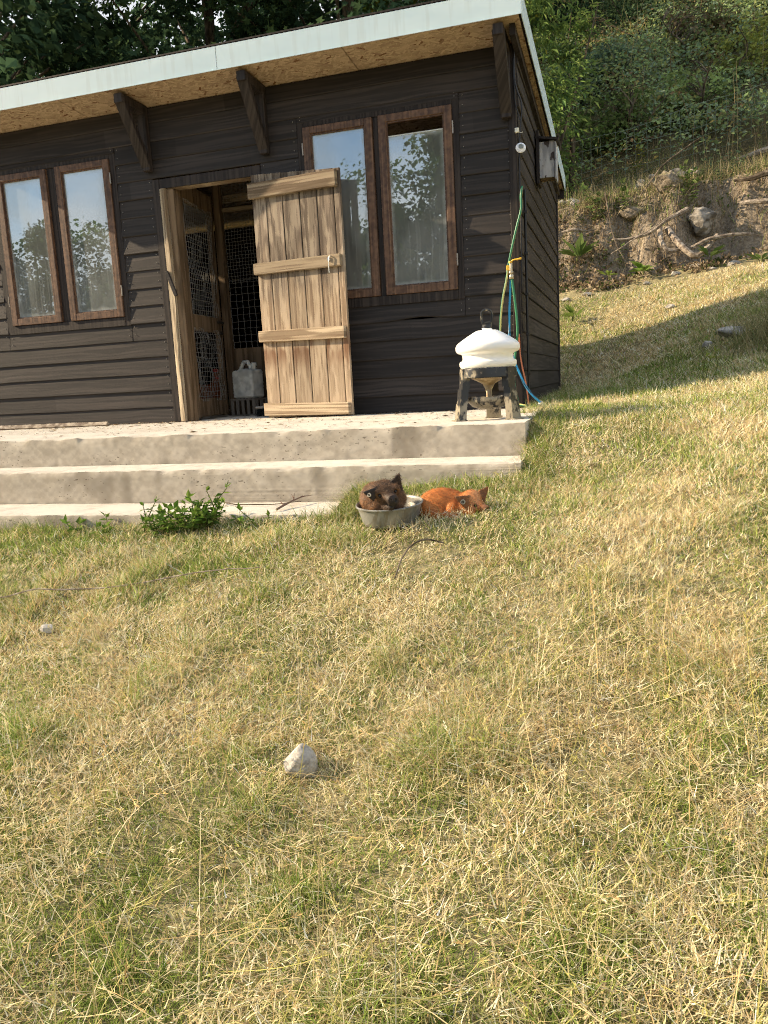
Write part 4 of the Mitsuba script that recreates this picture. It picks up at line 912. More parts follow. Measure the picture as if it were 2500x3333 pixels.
# ------------------------------------------------------------------ fence on the slope
fn = thing('wire_fence', 'green stock-wire fence with a wooden post climbing the slope behind the shed', 'fence')
FP = [(-.14, 9.35), (4.3, 10.3), (8.5, 11.3)]
for x, y in FP:
    b = g3(x, y, -.3)
    add(fn + '__post', tube([b, b + [.03, 0, .9], b + [.05, 0, 1.32]], [.055, .052, .05], 10), 'm_bark', smooth=50)
hs = (.06, .20, .36, .54, .72, .88)
def wire(h):
    out = []
    for (xa, ya), (xb, yb) in zip(FP[:-1], FP[1:]):
        t = np.linspace(0, 1, 14); x, y = xa + (xb - xa) * t, ya + (yb - ya) * t - .06
        base = (1 - t) * g3(xa, ya)[2] + t * g3(xb, yb)[2]
        out.append(tube(np.stack([x, y + .02 * np.sin(9 * t + h * 20), base + h - .05 * np.sin(np.pi * t) + .03 * np.sin(14 * t + 30 * h)], 1), .0032, 4, False))
    return cat(out)
for h in hs: add(fn + '__wire', wire(h), 'm_gloss', color=(.14, .19, .155))
st_ = []
for (xa, ya), (xb, yb) in zip(FP[:-1], FP[1:]):
    for t in np.linspace(.04, .96, 22):
        x, y = xa + (xb - xa) * t, ya + (yb - ya) * t - .06
        z = (1 - t) * g3(xa, ya)[2] + t * g3(xb, yb)[2] - .05 * np.sin(np.pi * t)
        st_.append(tube([(x, y, z + .06), (x + .05 * np.sin(40 * t), y, z + .88)], .0022, 3, False))
add(fn + '__stay_wires', cat(st_), 'm_gloss', color=(.14, .19, .155), kind='stuff')
# ------------------------------------------------------------------ vegetation
def leafset(P, D, N, L, W, col, shape='leaf'):
    """one leaf per point: D along the leaf, N its normal"""
    D = D / (np.linalg.norm(D, axis=1, keepdims=True) + 1e-9)
    S = np.cross(D, N); S /= np.linalg.norm(S, axis=1, keepdims=True) + 1e-9
    N = np.cross(S, D)
    L, W = np.broadcast_to(L, len(P))[:, None], np.broadcast_to(W, len(P))[:, None]
    if shape == 'leaf':
        pts = [(0, 0, 0), (.45, -.5, .06), (.5, 0, -.06), (.45, .5, .06), (1, 0, -.12)]
        F = [(0, 1, 2), (1, 4, 2), (0, 2, 3), (2, 4, 3)]
    elif shape == 'diamond':
        pts = [(0, 0, 0), (.45, -.5, .04), (1, 0, -.10), (.45, .5, .04)]
        F = [(0, 1, 2), (0, 2, 3)]
    else:
        pts = [(.30, 0, -.03), (0, 0, 0), (.02, -.42, .02), (.30, -.24, 0), (.62, -.58, .03), (.60, -.17, 0), (1, 0, -.10), (.60, .17, 0), (.62, .58, .03), (.30, .24, 0), (.02, .42, .02)]
        F = [(0, k, k + 1) for k in range(1, 10)] + [(0, 10, 1)]
    V = np.stack([P + D * L * a + S * W * b + N * L * c for a, b, c in pts], 1)
    m = len(pts)
    f = (np.asarray(F)[None] + (np.arange(len(P)) * m)[:, None, None]).reshape(-1, 3)
    return TM(V.reshape(-1, 3), f), np.repeat(col, m, 0)
def blades(P, H, W, yaw, lean, bend, col, seg=2, tipw=0.0):
    n = len(P)
    d = np.stack([np.cos(yaw), np.sin(yaw), 0 * yaw], 1)
    r = np.random.default_rng(n)
    sa = yaw + np.pi / 2 + r.normal(size=n) * .7
    s = np.stack([np.cos(sa), np.sin(sa), 0 * sa], 1)
    rows = []
    for k in range(seg + 1):
        t = k / seg
        c = P + d * (H * (lean * t + bend * t * t))[:, None] + np.array([0, 0, 1]) * (H * (t - .45 * bend * t * t * t))[:, None]
        w = (W * (1 - t * (1 - tipw)) * .5)[:, None] if k else (W * .5)[:, None]
        rows += [c - s * w, c + s * w] if k < seg or tipw else [c]
    V = np.stack(rows, 1); m = V.shape[1]
    F = []
    for k in range(seg):
        a = 2 * k
        if k < seg - 1 or tipw: F += [(a, a + 1, a + 3), (a, a + 3, a + 2)]
        else: F += [(a, a + 1, a + 2)]
    f = (np.asarray(F)[None] + (np.arange(n) * m)[:, None, None]).reshape(-1, 3)
    return TM(V.reshape(-1, 3), f), np.repeat(col, m, 0)
def free_ground(x, y):
    """true where grass can grow"""
    conc = ((x < .24) & (y > -2.22) & (y < 3.62)) & ~((x > .06) & (y > -.9)) | ((x < -.60) & (y > -2.61) & (y < 3.62))
    bowl = np.hypot(x - BW[0], y - BW[1]) < .128
    pig = (np.abs((x - PG[0]) * .958 + (y - PG[1]) * .285) < .10) & (np.abs((x - PG[0]) * .285 - (y - PG[1]) * .958 - .03) < .085)
    return ~(conc | bowl | pig)
def jit(rng, base, n, s=.25): return np.asarray(base)[None] * np.exp(rng.normal(size=(n, 1)) * s) * np.exp(rng.normal(size=(n, 3)) * .06)
rg = np.random.default_rng(21)
# --- turf
N0 = 880000
rr = []
u = rg.random(N0)
ri = np.linspace(.6, 12.5, 400)
den = np.where(ri < 2.6, 1.0, (2.6 / ri) ** 1.65) * ri
cdf = np.cumsum(den); cdf /= cdf[-1]
R = np.interp(u, cdf, ri)
TH = np.arctan2(FW[1], FW[0]) + (rg.random(N0) - .5) * np.radians(np.where(rg.random(N0) < .70, 64, 165))
x, y = CAM[0] + R * np.cos(TH), CAM[1] + R * np.sin(TH)
by = bank_y(x)
p2_ = np.stack([x, y, 0 * x], 1)
bare = np.exp(-(((x - .62) / .55) ** 2 + ((y + .35) / .22) ** 2)) + .8 * np.exp(-(((x - .5) / .25) ** 2 + ((y + 2.1) / .16) ** 2))
thin = sstep(5.2, 6.6, y) * .6
ok = free_ground(x, y) & (y < by + .05) & (rg.random(N0) > np.clip(bare + thin, 0, .97)) & (rg.random(N0) < .45 + .75 * meshkit.fbm(p2_ * 7, 3, seed=5))
x, y, R = x[ok], y[ok], R[ok]; n = len(x); p2_ = p2_[ok]
patch = meshkit.fbm(p2_ * 1.5, 3, seed=6); fine = meshkit.fbm(p2_ * 8, 3, seed=7); tuft = meshkit.fbm(p2_ * 4.5, 3, seed=15)
dist = np.hypot(x - CAM[0], y - CAM[1])
green = .60 + .16 * sstep(-2.9, -2.5, y) * sstep(.6, -.6, x) + .26 * sstep(-3.7, -2.7, y) * sstep(.9, -1.0, x) + .35 * np.exp(-((x - .7) ** 2 / .8 + (y - 1.0) ** 2 / 1.2)) - .16 * sstep(-.2, 1.5, x) * sstep(0, -2, y) - .40 * sstep(3.2, 4.2, y)
green = np.clip(green + 1.7 * (patch - .5) + .9 * (fine - .5), .06, .97)
isg = rg.random(n) < green
pal_g = np.array([(.25, .32, .085), (.18, .27, .055), (.37, .37, .14), (.12, .185, .038), (.29, .355, .09)])
pal_s = np.array([(.68, .575, .34), (.80, .70, .46), (.56, .445, .24), (.42, .30, .165), (.88, .80, .58)])
col = np.where(isg[:, None], pal_g[rg.integers(0, 5, n)], pal_s[rg.choice(5, n, p=[.3, .25, .2, .13, .12])]) * np.exp(rg.normal(size=(n, 1)) * .25)
H = (.016 + .034 * rg.random(n) ** 1.5) * (.45 + 1.3 * tuft ** 1.3) * (1 + .25 * sstep(3, 6, dist))
H *= 1 + .8 * sstep(.55, .8, tuft) * sstep(-2.4, -3.6, y)
H *= 1 - .6 * np.exp(-(((x + .12) / .42) ** 2 + ((y + 2.92) / .26) ** 2) ** 2)
Wd = (.0026 + .0018 * rg.random(n)) * (1 + .26 * np.clip(dist - 2.2, 0, 8))
P = np.stack([x, y, ground(x, y) - .004], 1)
wind = meshkit.fbm(p2_ * 2.2, 2, seed=9) * 12
yaw = np.where(rg.random(n) < .35, wind + rg.normal(size=n) * .9, rg.random(n) * 6.28)
lean = rg.normal(size=n) * .25 + np.where(isg, .30, .75) * rg.random(n) * 1.6
bend = rg.random(n) * 1.0; col = np.clip(col * 1.14, .01, .9); f_ = dist > 3.5
m1, c1 = blades(P[~f_], H[~f_], Wd[~f_], yaw[~f_], lean[~f_], bend[~f_], col[~f_])
m2, c2 = blades(P[f_], H[f_], Wd[f_] * 1.25, yaw[f_], lean[f_] + bend[f_] * .8, 0 * bend[f_], col[f_], 1)
m_, c_ = cat([m1, m2]), np.vstack([c1, c2])
add('turf_grass', m_, 'm_grass', color=c_, kind='stuff', label='short dry turf of green and straw-coloured grass blades on the slope', category='grass')
# --- loose straw lying on the turf
n = 270000
R = np.interp(rg.random(n), cdf, ri); TH = np.arctan2(FW[1], FW[0]) + (rg.random(n) - .5) * np.radians(np.where(rg.random(n) < .70, 64, 165))
x, y = CAM[0] + R * np.cos(TH), CAM[1] + R * np.sin(TH); p2_ = np.stack([x, y, 0 * x], 1)
straw = .24 + .75 * sstep(.40, .66, meshkit.fbm(p2_ * 2.2, 4, seed=12)) + .10 * sstep(0, 1.5, x) - .25 * sstep(-3.1, -2.6, y) * sstep(.3, -.3, x)
ok = free_ground(x, y) & (y < bank_y(x) - .1) & (rg.random(n) < straw)
x, y = x[ok], y[ok]; n = len(x); dist = np.hypot(x - CAM[0], y - CAM[1])
wind = meshkit.fbm(np.stack([x, y, 0 * x], 1) * 1.7, 2, seed=14) * 14
H = (.018 + .034 * rg.random(n) ** 1.6) * (1 + .5 * (rg.random(n) < .12))
P = np.stack([x, y, ground(x, y) + .006 + .026 * rg.random(n)], 1)
col = np.array([(.82, .71, .47), (.72, .60, .37), (.90, .82, .60), (.58, .44, .25), (.62, .56, .29)])[rg.integers(0, 5, n)] * np.exp(rg.normal(size=(n, 1)) * .18)
yaw = np.where(rg.random(n) < .4, wind + rg.normal(size=n) * .7, rg.random(n) * 6.28)
m_, c_ = blades(P, H * .6, (.0026 + .0016 * rg.random(n)) * (1 + .24 * np.clip(dist - 2.2, 0, 8)), yaw, .8 + 1.6 * rg.random(n), rg.normal(size=n) * 1.1, np.clip(col, .01, .9), 2)
add('dead_straw', m_, 'm_grass', color=c_, kind='stuff', label='pale dead straw lying matted over the turf', category='straw')
# --- long dry stems, some lodged, thickest at the lower right and lower left
n = 3200
R = 1.0 + 4.5 * rg.random(n) ** 1.25; TH = np.arctan2(FW[1], FW[0]) + (rg.random(n) - .5) * math.radians(64)
x, y = CAM[0] + R * np.cos(TH), CAM[1] + R * np.sin(TH); p2_ = np.stack([x, y, 0 * x], 1)
want = .10 + .95 * np.exp(-(((x - 1.15) / .55) ** 2 + ((y + 4.1) / .75) ** 2)) + .5 * np.exp(-(((x + .9) / .7) ** 2 + ((y + 4.3) / .6) ** 2)) + .25 * sstep(-3.2, -4.2, y)
ok = free_ground(x, y) & (y < -3.2) & ~((y > -3.75) & (np.abs(x + .12) < .32)) & (rg.random(n) < want * (.3 + 1.4 * meshkit.fbm(p2_ * 3, 2, seed=17)))
x, y = x[ok], y[ok]; n = len(x)
H = .13 + .24 * rg.random(n); low = rg.random(n) < .55
lean = np.where(low, 1.2 + 1.8 * rg.random(n), .45 * rg.random(n)); H = np.where(low, H * .55, H)
col = np.array([(.64, .54, .31), (.52, .46, .20), (.60, .45, .22), (.45, .42, .14), (.74, .66, .45)])[rg.integers(0, 5, n)] * np.exp(rg.normal(size=(n, 1)) * .15)
P = np.stack([x, y, ground(x, y)], 1)
yaw = rg.random(n) * 6.28
m1, c1 = blades(P, H, .0021 + .0010 * rg.random(n), yaw, lean, rg.normal(size=n) * .5 + .2, np.clip(col, .01, .9), 5, .55)
sp, sl = m1.vertices.reshape(n, -1, 3), None
tipc, prev = sp[:, -2:].mean(1), sp[:, -4:-2].mean(1)
dirn = tipc - prev; dirn /= np.linalg.norm(dirn, axis=1, keepdims=True)
k = np.repeat(np.arange(n), 9); along = rg.random(len(k)) * .055
off = rg.normal(size=(len(k), 3)); dd = dirn[k] + off * .45
m2, c2 = leafset(tipc[k] - dirn[k] * (along[:, None] - .01), dd, off, .012 + .008 * rg.random(len(k)), .0028, np.clip(col[k] * 1.08, .01, .9), 'diamond')
add('dry_grass_stems', cat([m1, m2]), 'm_grass', color=np.vstack([c1, c2]), kind='stuff', label='long dry seeding grass stems standing and lodged across the foreground', category='grass')
# --- tufts by the concrete edges, dry growth on and above the bank
def zone(n, fx, fy, keep=None):
    x, y = fx(rg.random(n)), fy(rg.random(n))
    if keep is not None: k = keep(x, y); x, y = x[k], y[k]
    return x, y
tx, ty = [], []
for cx, cy, sx, sy, k in ((-.54, -2.48, .05, .09, 2400), (-.55, -2.63, .10, .03, 700), (.32, -2.05, .07, .22, 1300), (.30, -1.6, .06, .25, 700), (-.05, -2.36, .30, .05, 700), (-2.6, -2.66, 1.2, .04, 1200), (.16, -.3, .06, .25, 250), (.12, 2.0, .05, 1.2, 900), (-.45, -2.95, .12, .05, 350), (.12, -2.92, .2, .05, 250)):
    tx.append(cx + sx * rg.normal(size=k)); ty.append(cy + sy * rg.normal(size=k))
x, y = np.concatenate(tx), np.concatenate(ty); k = free_ground(x, y); x, y = x[k], y[k]; n = len(x)
col = np.where((rg.random(n) < .72)[:, None], pal_g[rg.integers(0, 5, n)], pal_s[rg.integers(0, 5, n)]) * np.exp(rg.normal(size=(n, 1)) * .2)
m_, c_ = blades(np.stack([x, y, ground(x, y) - .004], 1), .05 + .075 * rg.random(n), .0035 + .0015 * rg.random(n), rg.random(n) * 6.28, rg.random(n) * .9, rg.random(n), np.clip(col, .01, .9), 3)
add('edge_grass', m_, 'm_grass', color=c_, kind='stuff', label='longer green grass tufts along the concrete edges and round the piglets', category='grass')
x, y = zone(60000, lambda u: -2 + 9 * u, lambda u: 7.1 + 4.2 * u ** 1.2)
k = (y > bank_y(x) + .55 - .5 * rg.random(len(x)) ** 3) & (rg.random(len(x)) < .25 + 1.1 * (meshkit.fbm(np.stack([x, y, 0 * x], 1) * 1.6, 3, seed=31) - .15)) & (rg.random(len(x)) > sstep(9.3, 11.2, y))
x, y = x[k], y[k]; n = len(x)
col = np.array([(.38, .31, .19), (.50, .42, .27), (.28, .23, .14), (.18, .22, .08), (.24, .29, .10)])[rg.integers(0, 5, n)] * np.exp(rg.normal(size=(n, 1)) * .25)
m_, c_ = blades(np.stack([x, y, ground(x, y) - .01], 1), (.08 + .28 * rg.random(n) ** 1.8) * (1 - .45 * sstep(8.4, 9.4, y)), .008 + .006 * rg.random(n), rg.random(n) * 6.28, rg.random(n) * 1.1, rg.normal(size=n) * .6 + .3, np.clip(col, .01, .9), 3)
add('bank_grass', m_, 'm_grass', color=c_, kind='stuff', label='tangled dry grass and stalks on top of the earth bank', category='grass')
x, y = zone(15000, lambda u: -.3 + 5 * u, lambda u: 6.4 + 1.5 * u)
nf = meshkit.fbm(np.stack([x, y, 0 * x], 1) * 2.2, 3, seed=33)
k = rg.random(len(x)) < sstep(.48, .72, nf) * .8 + .05; x, y = x[k], y[k]; n = len(x)
P = np.stack([x, y, ground(x, y) + .01 + .06 * rg.random(n)], 1)
D = rg.normal(size=(n, 3)); D[:, 1] -= .6
col = np.array([(.25, .19, .12), (.34, .26, .17), (.16, .12, .08), (.40, .33, .23), (.07, .10, .03)])[rg.integers(0, 5, n)] * np.exp(rg.normal(size=(n, 1)) * .2)
m1, c1 = leafset(P, D, rg.normal(size=(n, 3)) + [0, -.6, 1], .05 + .05 * rg.random(n), .025 + .02 * rg.random(n), col, 'diamond')
n = 5000; x = -.3 + 5 * rg.random(n); y = 6.8 + 1.0 * rg.random(n)
P = np.stack([x, y - .03, ground(x, y)], 1)
m2, c2 = blades(P, -(.10 + .30 * rg.random(n)), .006 + .004 * rg.random(n), rg.random(n) * 6.28, rg.random(n) * .6, rg.normal(size=n) * .5, np.clip(np.array([(.30, .24, .17), (.20, .15, .10), (.38, .30, .2)])[rg.integers(0, 3, n)], .01, .9), 3)
add('bank_debris', cat([m1, m2]), 'm_grass', color=np.vstack([c1, c2]), kind='stuff', label='dead leaves and hanging fine roots scattered over the earth bank', category='debris')
# --- undergrowth on the hillside
n = 150000
x, y = -3.5 + 13 * rg.random(n), 8.6 + 16 * rg.random(n) ** .85
pp = np.stack([x, y, 0 * x], 1)
mound = np.clip(meshkit.fbm(pp * .55, 4, seed=41) * 1.9 - .45, 0, 1.2)
edge = sstep(8.9, 10.6, y + .9 * (meshkit.fbm(pp * .8, 2, seed=42) - .5))
k = rg.random(n) < edge * (.35 + mound); x, y, mound, pp = x[k], y[k], mound[k], pp[k]; n = len(x)
hgt = (.12 + .95 * mound) * (1 - .55 * rg.random(n) ** 2)
sp = meshkit.fbm(pp * 1.1, 3, seed=43)
P = np.stack([x, y, ground(x, y) + hgt], 1) + rg.normal(size=(n, 3)) * .06
pal_u = np.array([(.23, .33, .14), (.29, .38, .16), (.19, .28, .17), (.37, .43, .17), (.26, .33, .22)])
pal_b = np.array([(.24, .18, .10), (.29, .24, .12), (.18, .13, .08), (.27, .28, .10), (.33, .28, .10)])
brown = rg.random(n) < np.clip(.10 + 1.5 * (sp - .52), .02, .8)
col = np.where(brown[:, None], pal_b[rg.integers(0, 5, n)], pal_u[rg.integers(0, 5, n)]) * np.exp(rg.normal(size=(n, 1)) * .25)
D = rg.normal(size=(n, 3)) * [1, 1, .5]; Nn = rg.normal(size=(n, 3)) * .6 + [0, -.8, 1]
m_, c_ = leafset(P, D, Nn, .05 + .075 * rg.random(n), .035 + .04 * rg.random(n), np.clip(col, .01, .9), 'diamond')
add('undergrowth', m_, 'm_leaf', color=c_, kind='stuff', label='tangle of brambles and weeds covering the hillside above the fence', category='undergrowth')
n = 700; x, y = -2 + 9 * rg.random(n), 9.3 + 13 * rg.random(n)
P = np.stack([x, y, ground(x, y)], 1)
col = np.array([(.34, .27, .15), (.24, .17, .10), (.42, .35, .2), (.20, .20, .08)])[rg.integers(0, 4, n)]
m_, c_ = blades(P, .5 + .9 * rg.random(n) ** 1.4, .012 + .006 * rg.random(n), rg.random(n) * 6.28, rg.random(n) * .5, rg.normal(size=n) * .35, col, 4, .4)
add('dry_stalks', m_, 'm_grass', color=c_, kind='stuff', label='dry weed stalks standing up out of the hillside undergrowth', category='stalks')

# ------------------------------------------------------------------ single plants
def plant(key, label, cat_, c, stems, hgt, spread, L, W, pal, seed, pairs=5, group=None, sz=.004, shape='leaf'):
    r = np.random.default_rng(seed); t = thing(key, label, cat_, group)
    S, P, D, N = [], [], [], []
    for i in range(stems):
        a = r.random() * 6.28; o = spread * math.sqrt(r.random())
        b = g3(c[0] + o * math.cos(a), c[1] + .5 * o * math.sin(a), -.01) if len(c) == 2 else np.asarray(c) + [o * math.cos(a), .5 * o * math.sin(a), 0]
        h = hgt * (.45 + .6 * r.random()); tip = b + [spread * .7 * math.cos(a) * r.random() + .05 * r.normal(), .3 * spread * r.normal(), h]
        cv = curve([b, (b + tip) / 2 + [.15 * h * math.cos(a), 0, .05 * h], tip], 8); S.append(tube(cv, np.linspace(sz, sz * .5, 8), 5))
        for j in range(pairs):
            q = .2 + .8 * (j + .5) / pairs; pos = cv[int(q * 7)]; ph = j * 1.57 + a
            for s_ in (0, np.pi):
                P.append(pos); D.append([math.cos(ph + s_), math.sin(ph + s_), .25 - .5 * r.random()]); N.append([.3 * r.normal(), .3 * r.normal(), 1])
        for _ in range(3): P.append(tip); D.append([r.normal() * .6, r.normal() * .6, .6]); N.append([r.normal(), r.normal(), 1])
    n = len(P); P, D, N = np.array(P), np.array(D), np.array(N)
    col = np.asarray(pal)[r.integers(0, len(pal), n)] * np.exp(r.normal(size=(n, 1)) * .18)
    if stems < 5:
        for s_ in S: add(t + '__stem', s_, 'm_matte', color=(.10, .12, .04), smooth=True)
    else: add(t + '__stems', cat(S), 'm_matte', color=(.10, .12, .04), smooth=True, kind='stuff')
    l = L * (.55 + .65 * r.random(n))
    m_, c_ = leafset(P, D, N, l, l * W, np.clip(col, .01, .9), shape)
    add(t + '__leaves', m_, 'm_leaf', color=c_)
    return t
NET = [(.10, .19, .03), (.15, .25, .045), (.08, .15, .03), (.19, .28, .06)]
plant('nettle', 'bushy green nettle growing against the lowest step', 'nettle', (-1.40, -2.70), 46, .155, .15, .045, .55, NET, 1, 5)
plant('nettle', 'tall thin nettle shoot standing just left of the bushy nettle', 'nettle', (-1.67, -2.70), 2, .19, .03, .042, .5, NET, 2, 5)
plant('nettle', 'tallest nettle shoot standing in front of the middle step', 'nettle', (-1.27, -2.69), 3, .23, .03, .042, .5, NET, 3, 6)
plant('nettle', 'small nettle shoot at the right of the bushy nettle', 'nettle', (-1.06, -2.69), 4, .10, .08, .038, .5, NET, 4, 4)
plant('nettle', 'low leafy weed at the foot of the lowest step, left of the nettles', 'weed', (-1.95, -2.70), 6, .10, .10, .05, .6, NET, 5, 3)
def rosette(label, c, n, L, W, pal, seed, up=.5):
    r = np.random.default_rng(seed); t = thing('broadleaf_plant', label, 'plant')
    a = r.random(n) * 6.28; lift = up * (.3 + r.random(n))
    D = np.stack([np.cos(a), np.sin(a), lift], 1); N = np.stack([-np.cos(a) * lift, -np.sin(a) * lift, np.ones(n)], 1)
    P = np.tile(np.asarray(c, float) if len(c) == 3 else g3(c[0], c[1], .02), (n, 1)) + D * .02
    col = np.asarray(pal)[r.integers(0, len(pal), n)] * np.exp(r.normal(size=(n, 1)) * .15)
    l = L * (.6 + .6 * r.random(n))
    base, mid = P, P + D * l[:, None] * .5
    m_, c_ = leafset(P, D, N, l, l * W, col, 'leaf')
    add(t + '__leaves', m_, 'm_leaf', color=c_)
    add(t + '__stem', tube([P[0] - [0, 0, .06], P[0] + [0, 0, .03]], .012, 6), 'm_matte', color=(.14, .15, .06))
GR = [(.13, .20, .055), (.17, .24, .08), (.10, .165, .05)]
rosette('tall pale-leaved plant rooted in the bank close to the shed corner', (.10, 6.95, 2.02), 16, .34, .36, GR, 1, 1.1)
rosette('bright low rosette plant at the foot of the bank below the roots', (1.06, 6.62, 1.68), 16, .26, .42, [(.20, .30, .07), (.16, .26, .06)], 2, .55)
rosette('small light green plant left of the bright rosette at the bank foot', (.55, 6.60, 1.66), 9, .16, .4, [(.22, .30, .07)], 3, .6)
rosette('green plant under the pale root at the right of the bank hollow', (1.98, 6.60, 1.80), 12, .24, .36, GR, 4, .7)
rosette('low weed at the right edge on the grass below the bank', (2.62, 6.3, 1.66), 12, .22, .34, GR, 5, .5)
rosette('light green weed low down at the back corner of the shed', (.12, 5.2, 1.0), 10, .22, .38, [(.19, .28, .07)], 6, .8)
BR = [(.09, .14, .045), (.13, .19, .06), (.17, .22, .08)]
plant('bramble_bush', 'leafy bramble hanging over the bank beside the fence post', 'bramble', (.55, 7.35), 14, .42, .45, .10, .75, BR, 11, 4)
plant('bramble_bush', 'bramble sprouting over the largest boulder in the bank', 'bramble', (1.55, 7.40), 8, .36, .22, .09, .75, BR, 12, 4)
plant('bramble_bush', 'blue-green low bush on the bank top right of the slabs', 'bush', (2.25, 8.0), 14, .38, .28, .07, .6, [(.09, .14, .09), (.12, .17, .10)], 13, 5)
plant('weed', 'yellow-flowering weed among the grass on the bank top near the fence post', 'weed', (.9, 9.5), 7, .6, .2, .06, .5, [(.35, .32, .03), (.12, .17, .04)], 14, 4)
plant('weed', 'thin tall weed standing in the shaded grass at the right', 'weed', (1.35, .3), 3, .34, .05, .05, .25, [(.22, .28, .06)], 15, 3)
rt = np.random.default_rng(77)
tf_ = thing('grass_tussock', 'tall grey-green grass tussock at the right edge in the shade', 'grass tussock')
k = 900; x = 2.12 + .22 * rt.normal(size=k); y = 1.75 + .25 * rt.normal(size=k)
m_, c_ = blades(np.stack([x, y, ground(x, y)], 1), .22 + .38 * rt.random(k), .005 + .003 * rt.random(k), rt.random(k) * 6.28, rt.random(k) * .8, rt.random(k) * .8, np.array([(.28, .27, .13), (.38, .33, .18), (.17, .20, .08)])[rt.integers(0, 3, k)], 4)
add(tf_ + '__blades', m_, 'm_grass', color=c_)

# ------------------------------------------------------------------ shrubs and trees
def tree(key, label, cat_, base, crown, radii, nl, L, W, pal, seed, shape='diamond', clumps=120, trunk=.16, flat=.45, hollow=.35, group=None, lean=(0, 0), csize=.75, multi=1):
    r = np.random.default_rng(seed); t = thing(key, label, cat_, group)
    base, crown, radii = np.asarray(base, float), np.asarray(crown, float), np.asarray(radii, float)
    wood = []
    top = crown + [0, 0, radii[2] * .55]
    for mlt in range(multi):
        o = np.array([r.normal() * .35, r.normal() * .25, 0]) * (multi > 1)
        tk = curve([base + o, base + o * 1.5 + (crown - base) * .45 + [r.normal() * .15, r.normal() * .15, 0], crown + o * 2, top + o * 3], 14)
        wood.append(tube(tk, np.linspace(trunk, trunk * .22, 14), 9))
    v = r.normal(size=(clumps, 3)); v /= np.linalg.norm(v, axis=1, keepdims=True)
    C = crown + v * radii * (hollow + (1 - hollow) * r.random((clumps, 1)) ** .5)
    for c in C[:: max(1, clumps // 26)]:
        i = int(np.clip((c[2] - tk[0, 2]) / (tk[-1, 2] - tk[0, 2] + 1e-6) * 13 - 3, 2, 11)); s0 = tk[i]
        wood.append(tube(curve([s0, s0 * .55 + c * .45 + [0, 0, .25], c], 8), np.linspace(trunk * .35, trunk * .06, 8), 6))
    add(t + '__trunk', cat(wood), 'm_bark', smooth=60)
    ci = r.integers(0, clumps, nl)
    cs = csize * (.6 + .8 * r.random(clumps))
    d = r.normal(size=(nl, 3)); d /= np.linalg.norm(d, axis=1, keepdims=True)
    off = d * (r.random((nl, 1)) ** .45) * cs[ci][:, None] * np.array([1, 1, flat])
    P = C[ci] + off
    out = (P - crown) / radii; out /= np.linalg.norm(out, axis=1, keepdims=True) + 1e-6
    N = np.array([0, 0, .9]) + out * .8 + r.normal(size=(nl, 3)) * .45
    D = out * [1, 1, .2] + r.normal(size=(nl, 3)) * .7 - np.array([0, 0, .45])
    tone = np.exp(r.normal(size=clumps) * .22)
    col = np.asarray(pal)[r.integers(0, len(pal), nl)] * tone[ci][:, None] * np.exp(r.normal(size=(nl, 1)) * .16)
    l = L * (.6 + .6 * r.random(nl))
    m_, c_ = leafset(P, D, N, l, l * W, np.clip(col, .01, .9), shape)
    add(t + '__crown', m_, 'm_leaf', color=c_)
def gp(x, y, dz=-.3): return g3(x, y, dz)
SY = [(.045, .085, .045), (.058, .105, .052), (.035, .07, .04), (.075, .125, .055)]
LT = [(.10, .17, .035), (.14, .21, .045), (.075, .13, .03)]
tree('sycamore', 'broad dark sycamore with drooping lobed leaves behind the left half of the roof', 'tree', gp(-8.8, 12.2), (-8.3, 11.6, 8.6), (4.0, 3.0, 5.6), 22000, .175, 1.0, SY, 1, 'maple', 230, .24, .40, .35, csize=.8)
tree('sycamore', 'dark leafy tree behind the middle of the shed roof', 'tree', gp(-4.9, 11.2), (-4.7, 10.9, 7.9), (2.9, 2.6, 4.6), 15000, .155, 1.0, SY, 2, 'maple', 150, .18, .40, .35, csize=.75)
tree('sycamore', 'dark tree at the far left, with bright sky showing through its crown', 'tree', gp(-13.2, 13), (-13.0, 13.0, 8.4), (3.4, 3.2, 5.4), 9000, .19, 1.0, SY, 3, 'maple', 110, .24, .40, .4, csize=.8)
tree('maple_tree', 'light green young tree with yellow leaves behind the roof, right of the dark trees', 'tree', gp(-2.9, 12.8), (-2.8, 12.6, 8.4), (2.1, 2.0, 3.4), 9000, .13, .9, LT + [(.30, .28, .04)], 4, 'maple', 90, .10, .5, .3, csize=.6)
tree('elder_shrub', 'leafy green elder shrub growing up behind the back corner of the shed', 'shrub', gp(-.95, 8.5), (-.80, 8.7, 5.0), (.95, .9, 2.5), 6500, .16, .30, [(.14, .22, .065), (.18, .27, .08), (.10, .17, .06), (.22, .29, .09)], 5, 'leaf', 80, .045, .6, .3, csize=.45, multi=4)
tree('ash_tree', 'dark tree closing the view at the top of the slope above the roof corner', 'tree', gp(-1.8, 17.5), (-1.6, 17.2, 13.0), (3.2, 2.6, 4.6), 9000, .22, .7, SY, 6, 'diamond', 120, .18, .45, .35, csize=.9)
tree('ash_tree', 'dark tree at the top of the hillside right of the shed', 'tree', gp(1.2, 20.5), (1.4, 20.8, 15.6), (3.0, 2.6, 4.0), 9000, .22, .7, SY, 7, 'diamond', 120, .18, .45, .35, csize=.9)
tree('ash_tree', 'dark overhanging tree at the top right of the hillside', 'tree', gp(4.4, 22), (4.6, 22, 17.4), (3.2, 2.6, 3.8), 8000, .22, .7, SY, 8, 'diamond', 110, .18, .45, .35, csize=.9)
back = [(-8.2, 19.5, 9.5, 4.2), (-4.5, 18.5, 10.0, 3.8), (-13, 21, 9.5, 4.4), (-18.5, 19, 8.5, 4.6), (-22, 14, 8.0, 4.5), (-12.5, 8.6, 7.0, 2.9)]
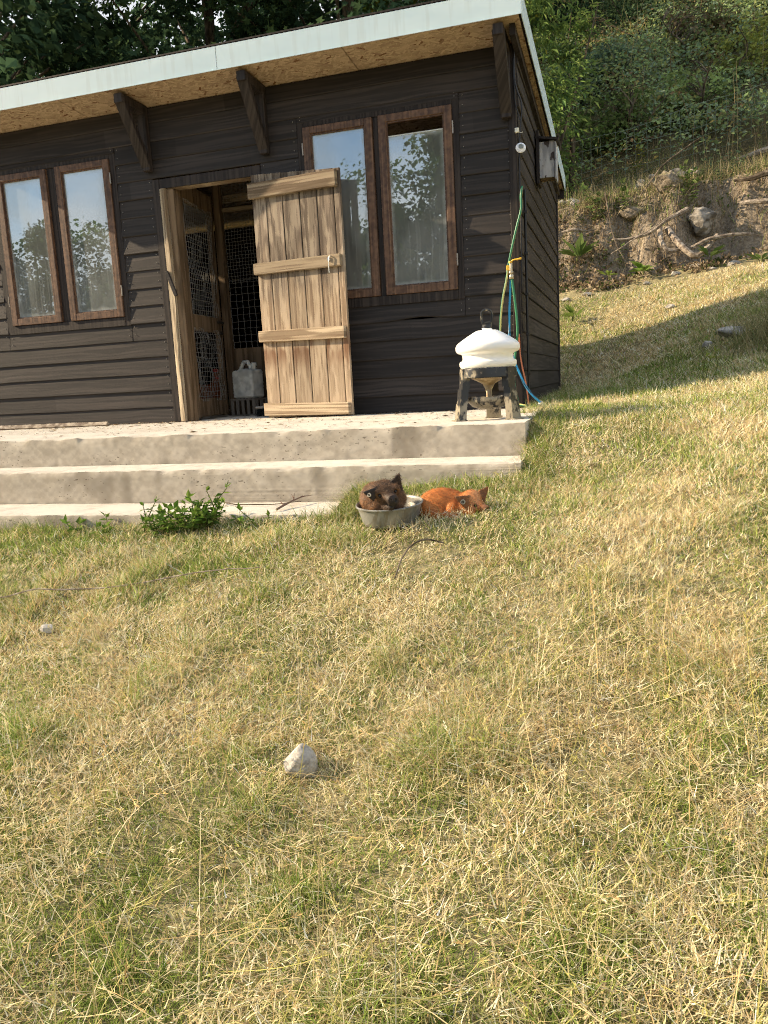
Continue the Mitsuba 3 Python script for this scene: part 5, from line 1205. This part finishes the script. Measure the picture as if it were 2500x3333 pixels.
for i, (x, y, z, r_) in enumerate(back):
    tree('woodland_tree', 'dark tree of the wood standing behind the sycamores', 'tree', gp(x, y), (x, y, z), (r_, r_ * .85, 5.2), 6500, .26, .8, SY, 20 + i, 'diamond', 100, .2, .5, .3, 'wood behind the sycamores', csize=1.0)
far = [(-27.5, -23, 7.6, 3.2, 26000), (-23.5, -24, 7.2, 3.2, 26000), (-19.3, -24.5, 7.9, 3.3, 24000), (-14.8, -25, 7.0, 3.4, 8000), (-11.2, -24.5, 6.9, 2.8, 24000), (-8.2, -24, 7.4, 2.5, 24000), (-5.0, -24.5, 8.6, 2.5, 24000), (-1.5, -25, 7.2, 3.0, 8000)]
for i, (x, y, h, r_, nl_) in enumerate(far):
    b = gp(x, y)
    tree('hedge_tree', 'tree of the hedgerow mirrored in the shed windows', 'tree', b, b + [0, 0, h * .95], (r_ * 1.15, r_ * .7, h * .82), nl_, .21, .8, [(.05, .09, .03), (.07, .11, .035)], 50 + i, 'diamond', 150, .2, .7, .15, 'hedgerow across the field', csize=.95)
HS = [(.6, 10.6, 'low dense bramble clump just above the fence, nearest the shed', BR), (2.0, 11.6, 'round pale green bush above the fence in the middle of the slope', [(.20, .28, .10), (.26, .33, .12)]), (3.6, 12.6, 'bush with yellowing leaves on the slope near the right edge', [(.30, .32, .08), (.22, .27, .08)]),
      (.2, 13.2, 'dark bluish-green bush on the slope behind the elder', [(.10, .16, .10), (.13, .19, .12)]), (2.4, 14.6, 'broad bush half way up the slope with reddish-brown leaves', [(.20, .15, .09), (.16, .20, .08)]), (4.6, 15.6, 'tall weedy bush high on the slope at the right edge', [(.20, .27, .09), (.26, .27, .12)]),
      (-.6, 15.8, 'bright leafy sapling high on the slope left of the others', [(.17, .26, .07), (.22, .31, .09)]), (1.2, 16.8, 'dark bush near the top of the slope below the trees', [(.09, .15, .07), (.12, .18, .09)])]
for i, (x, y, lab, pal) in enumerate(HS):
    r_ = .75 + .12 * (i % 3)
    tree('hillside_bush', lab, 'bush', gp(x, y, -.1), g3(x, y, .45), (r_ * 1.15, r_ * .8, .62), 1700, .12, .62, pal, 80 + i, 'leaf', 40, .03, .6, .15, csize=.32, multi=4)
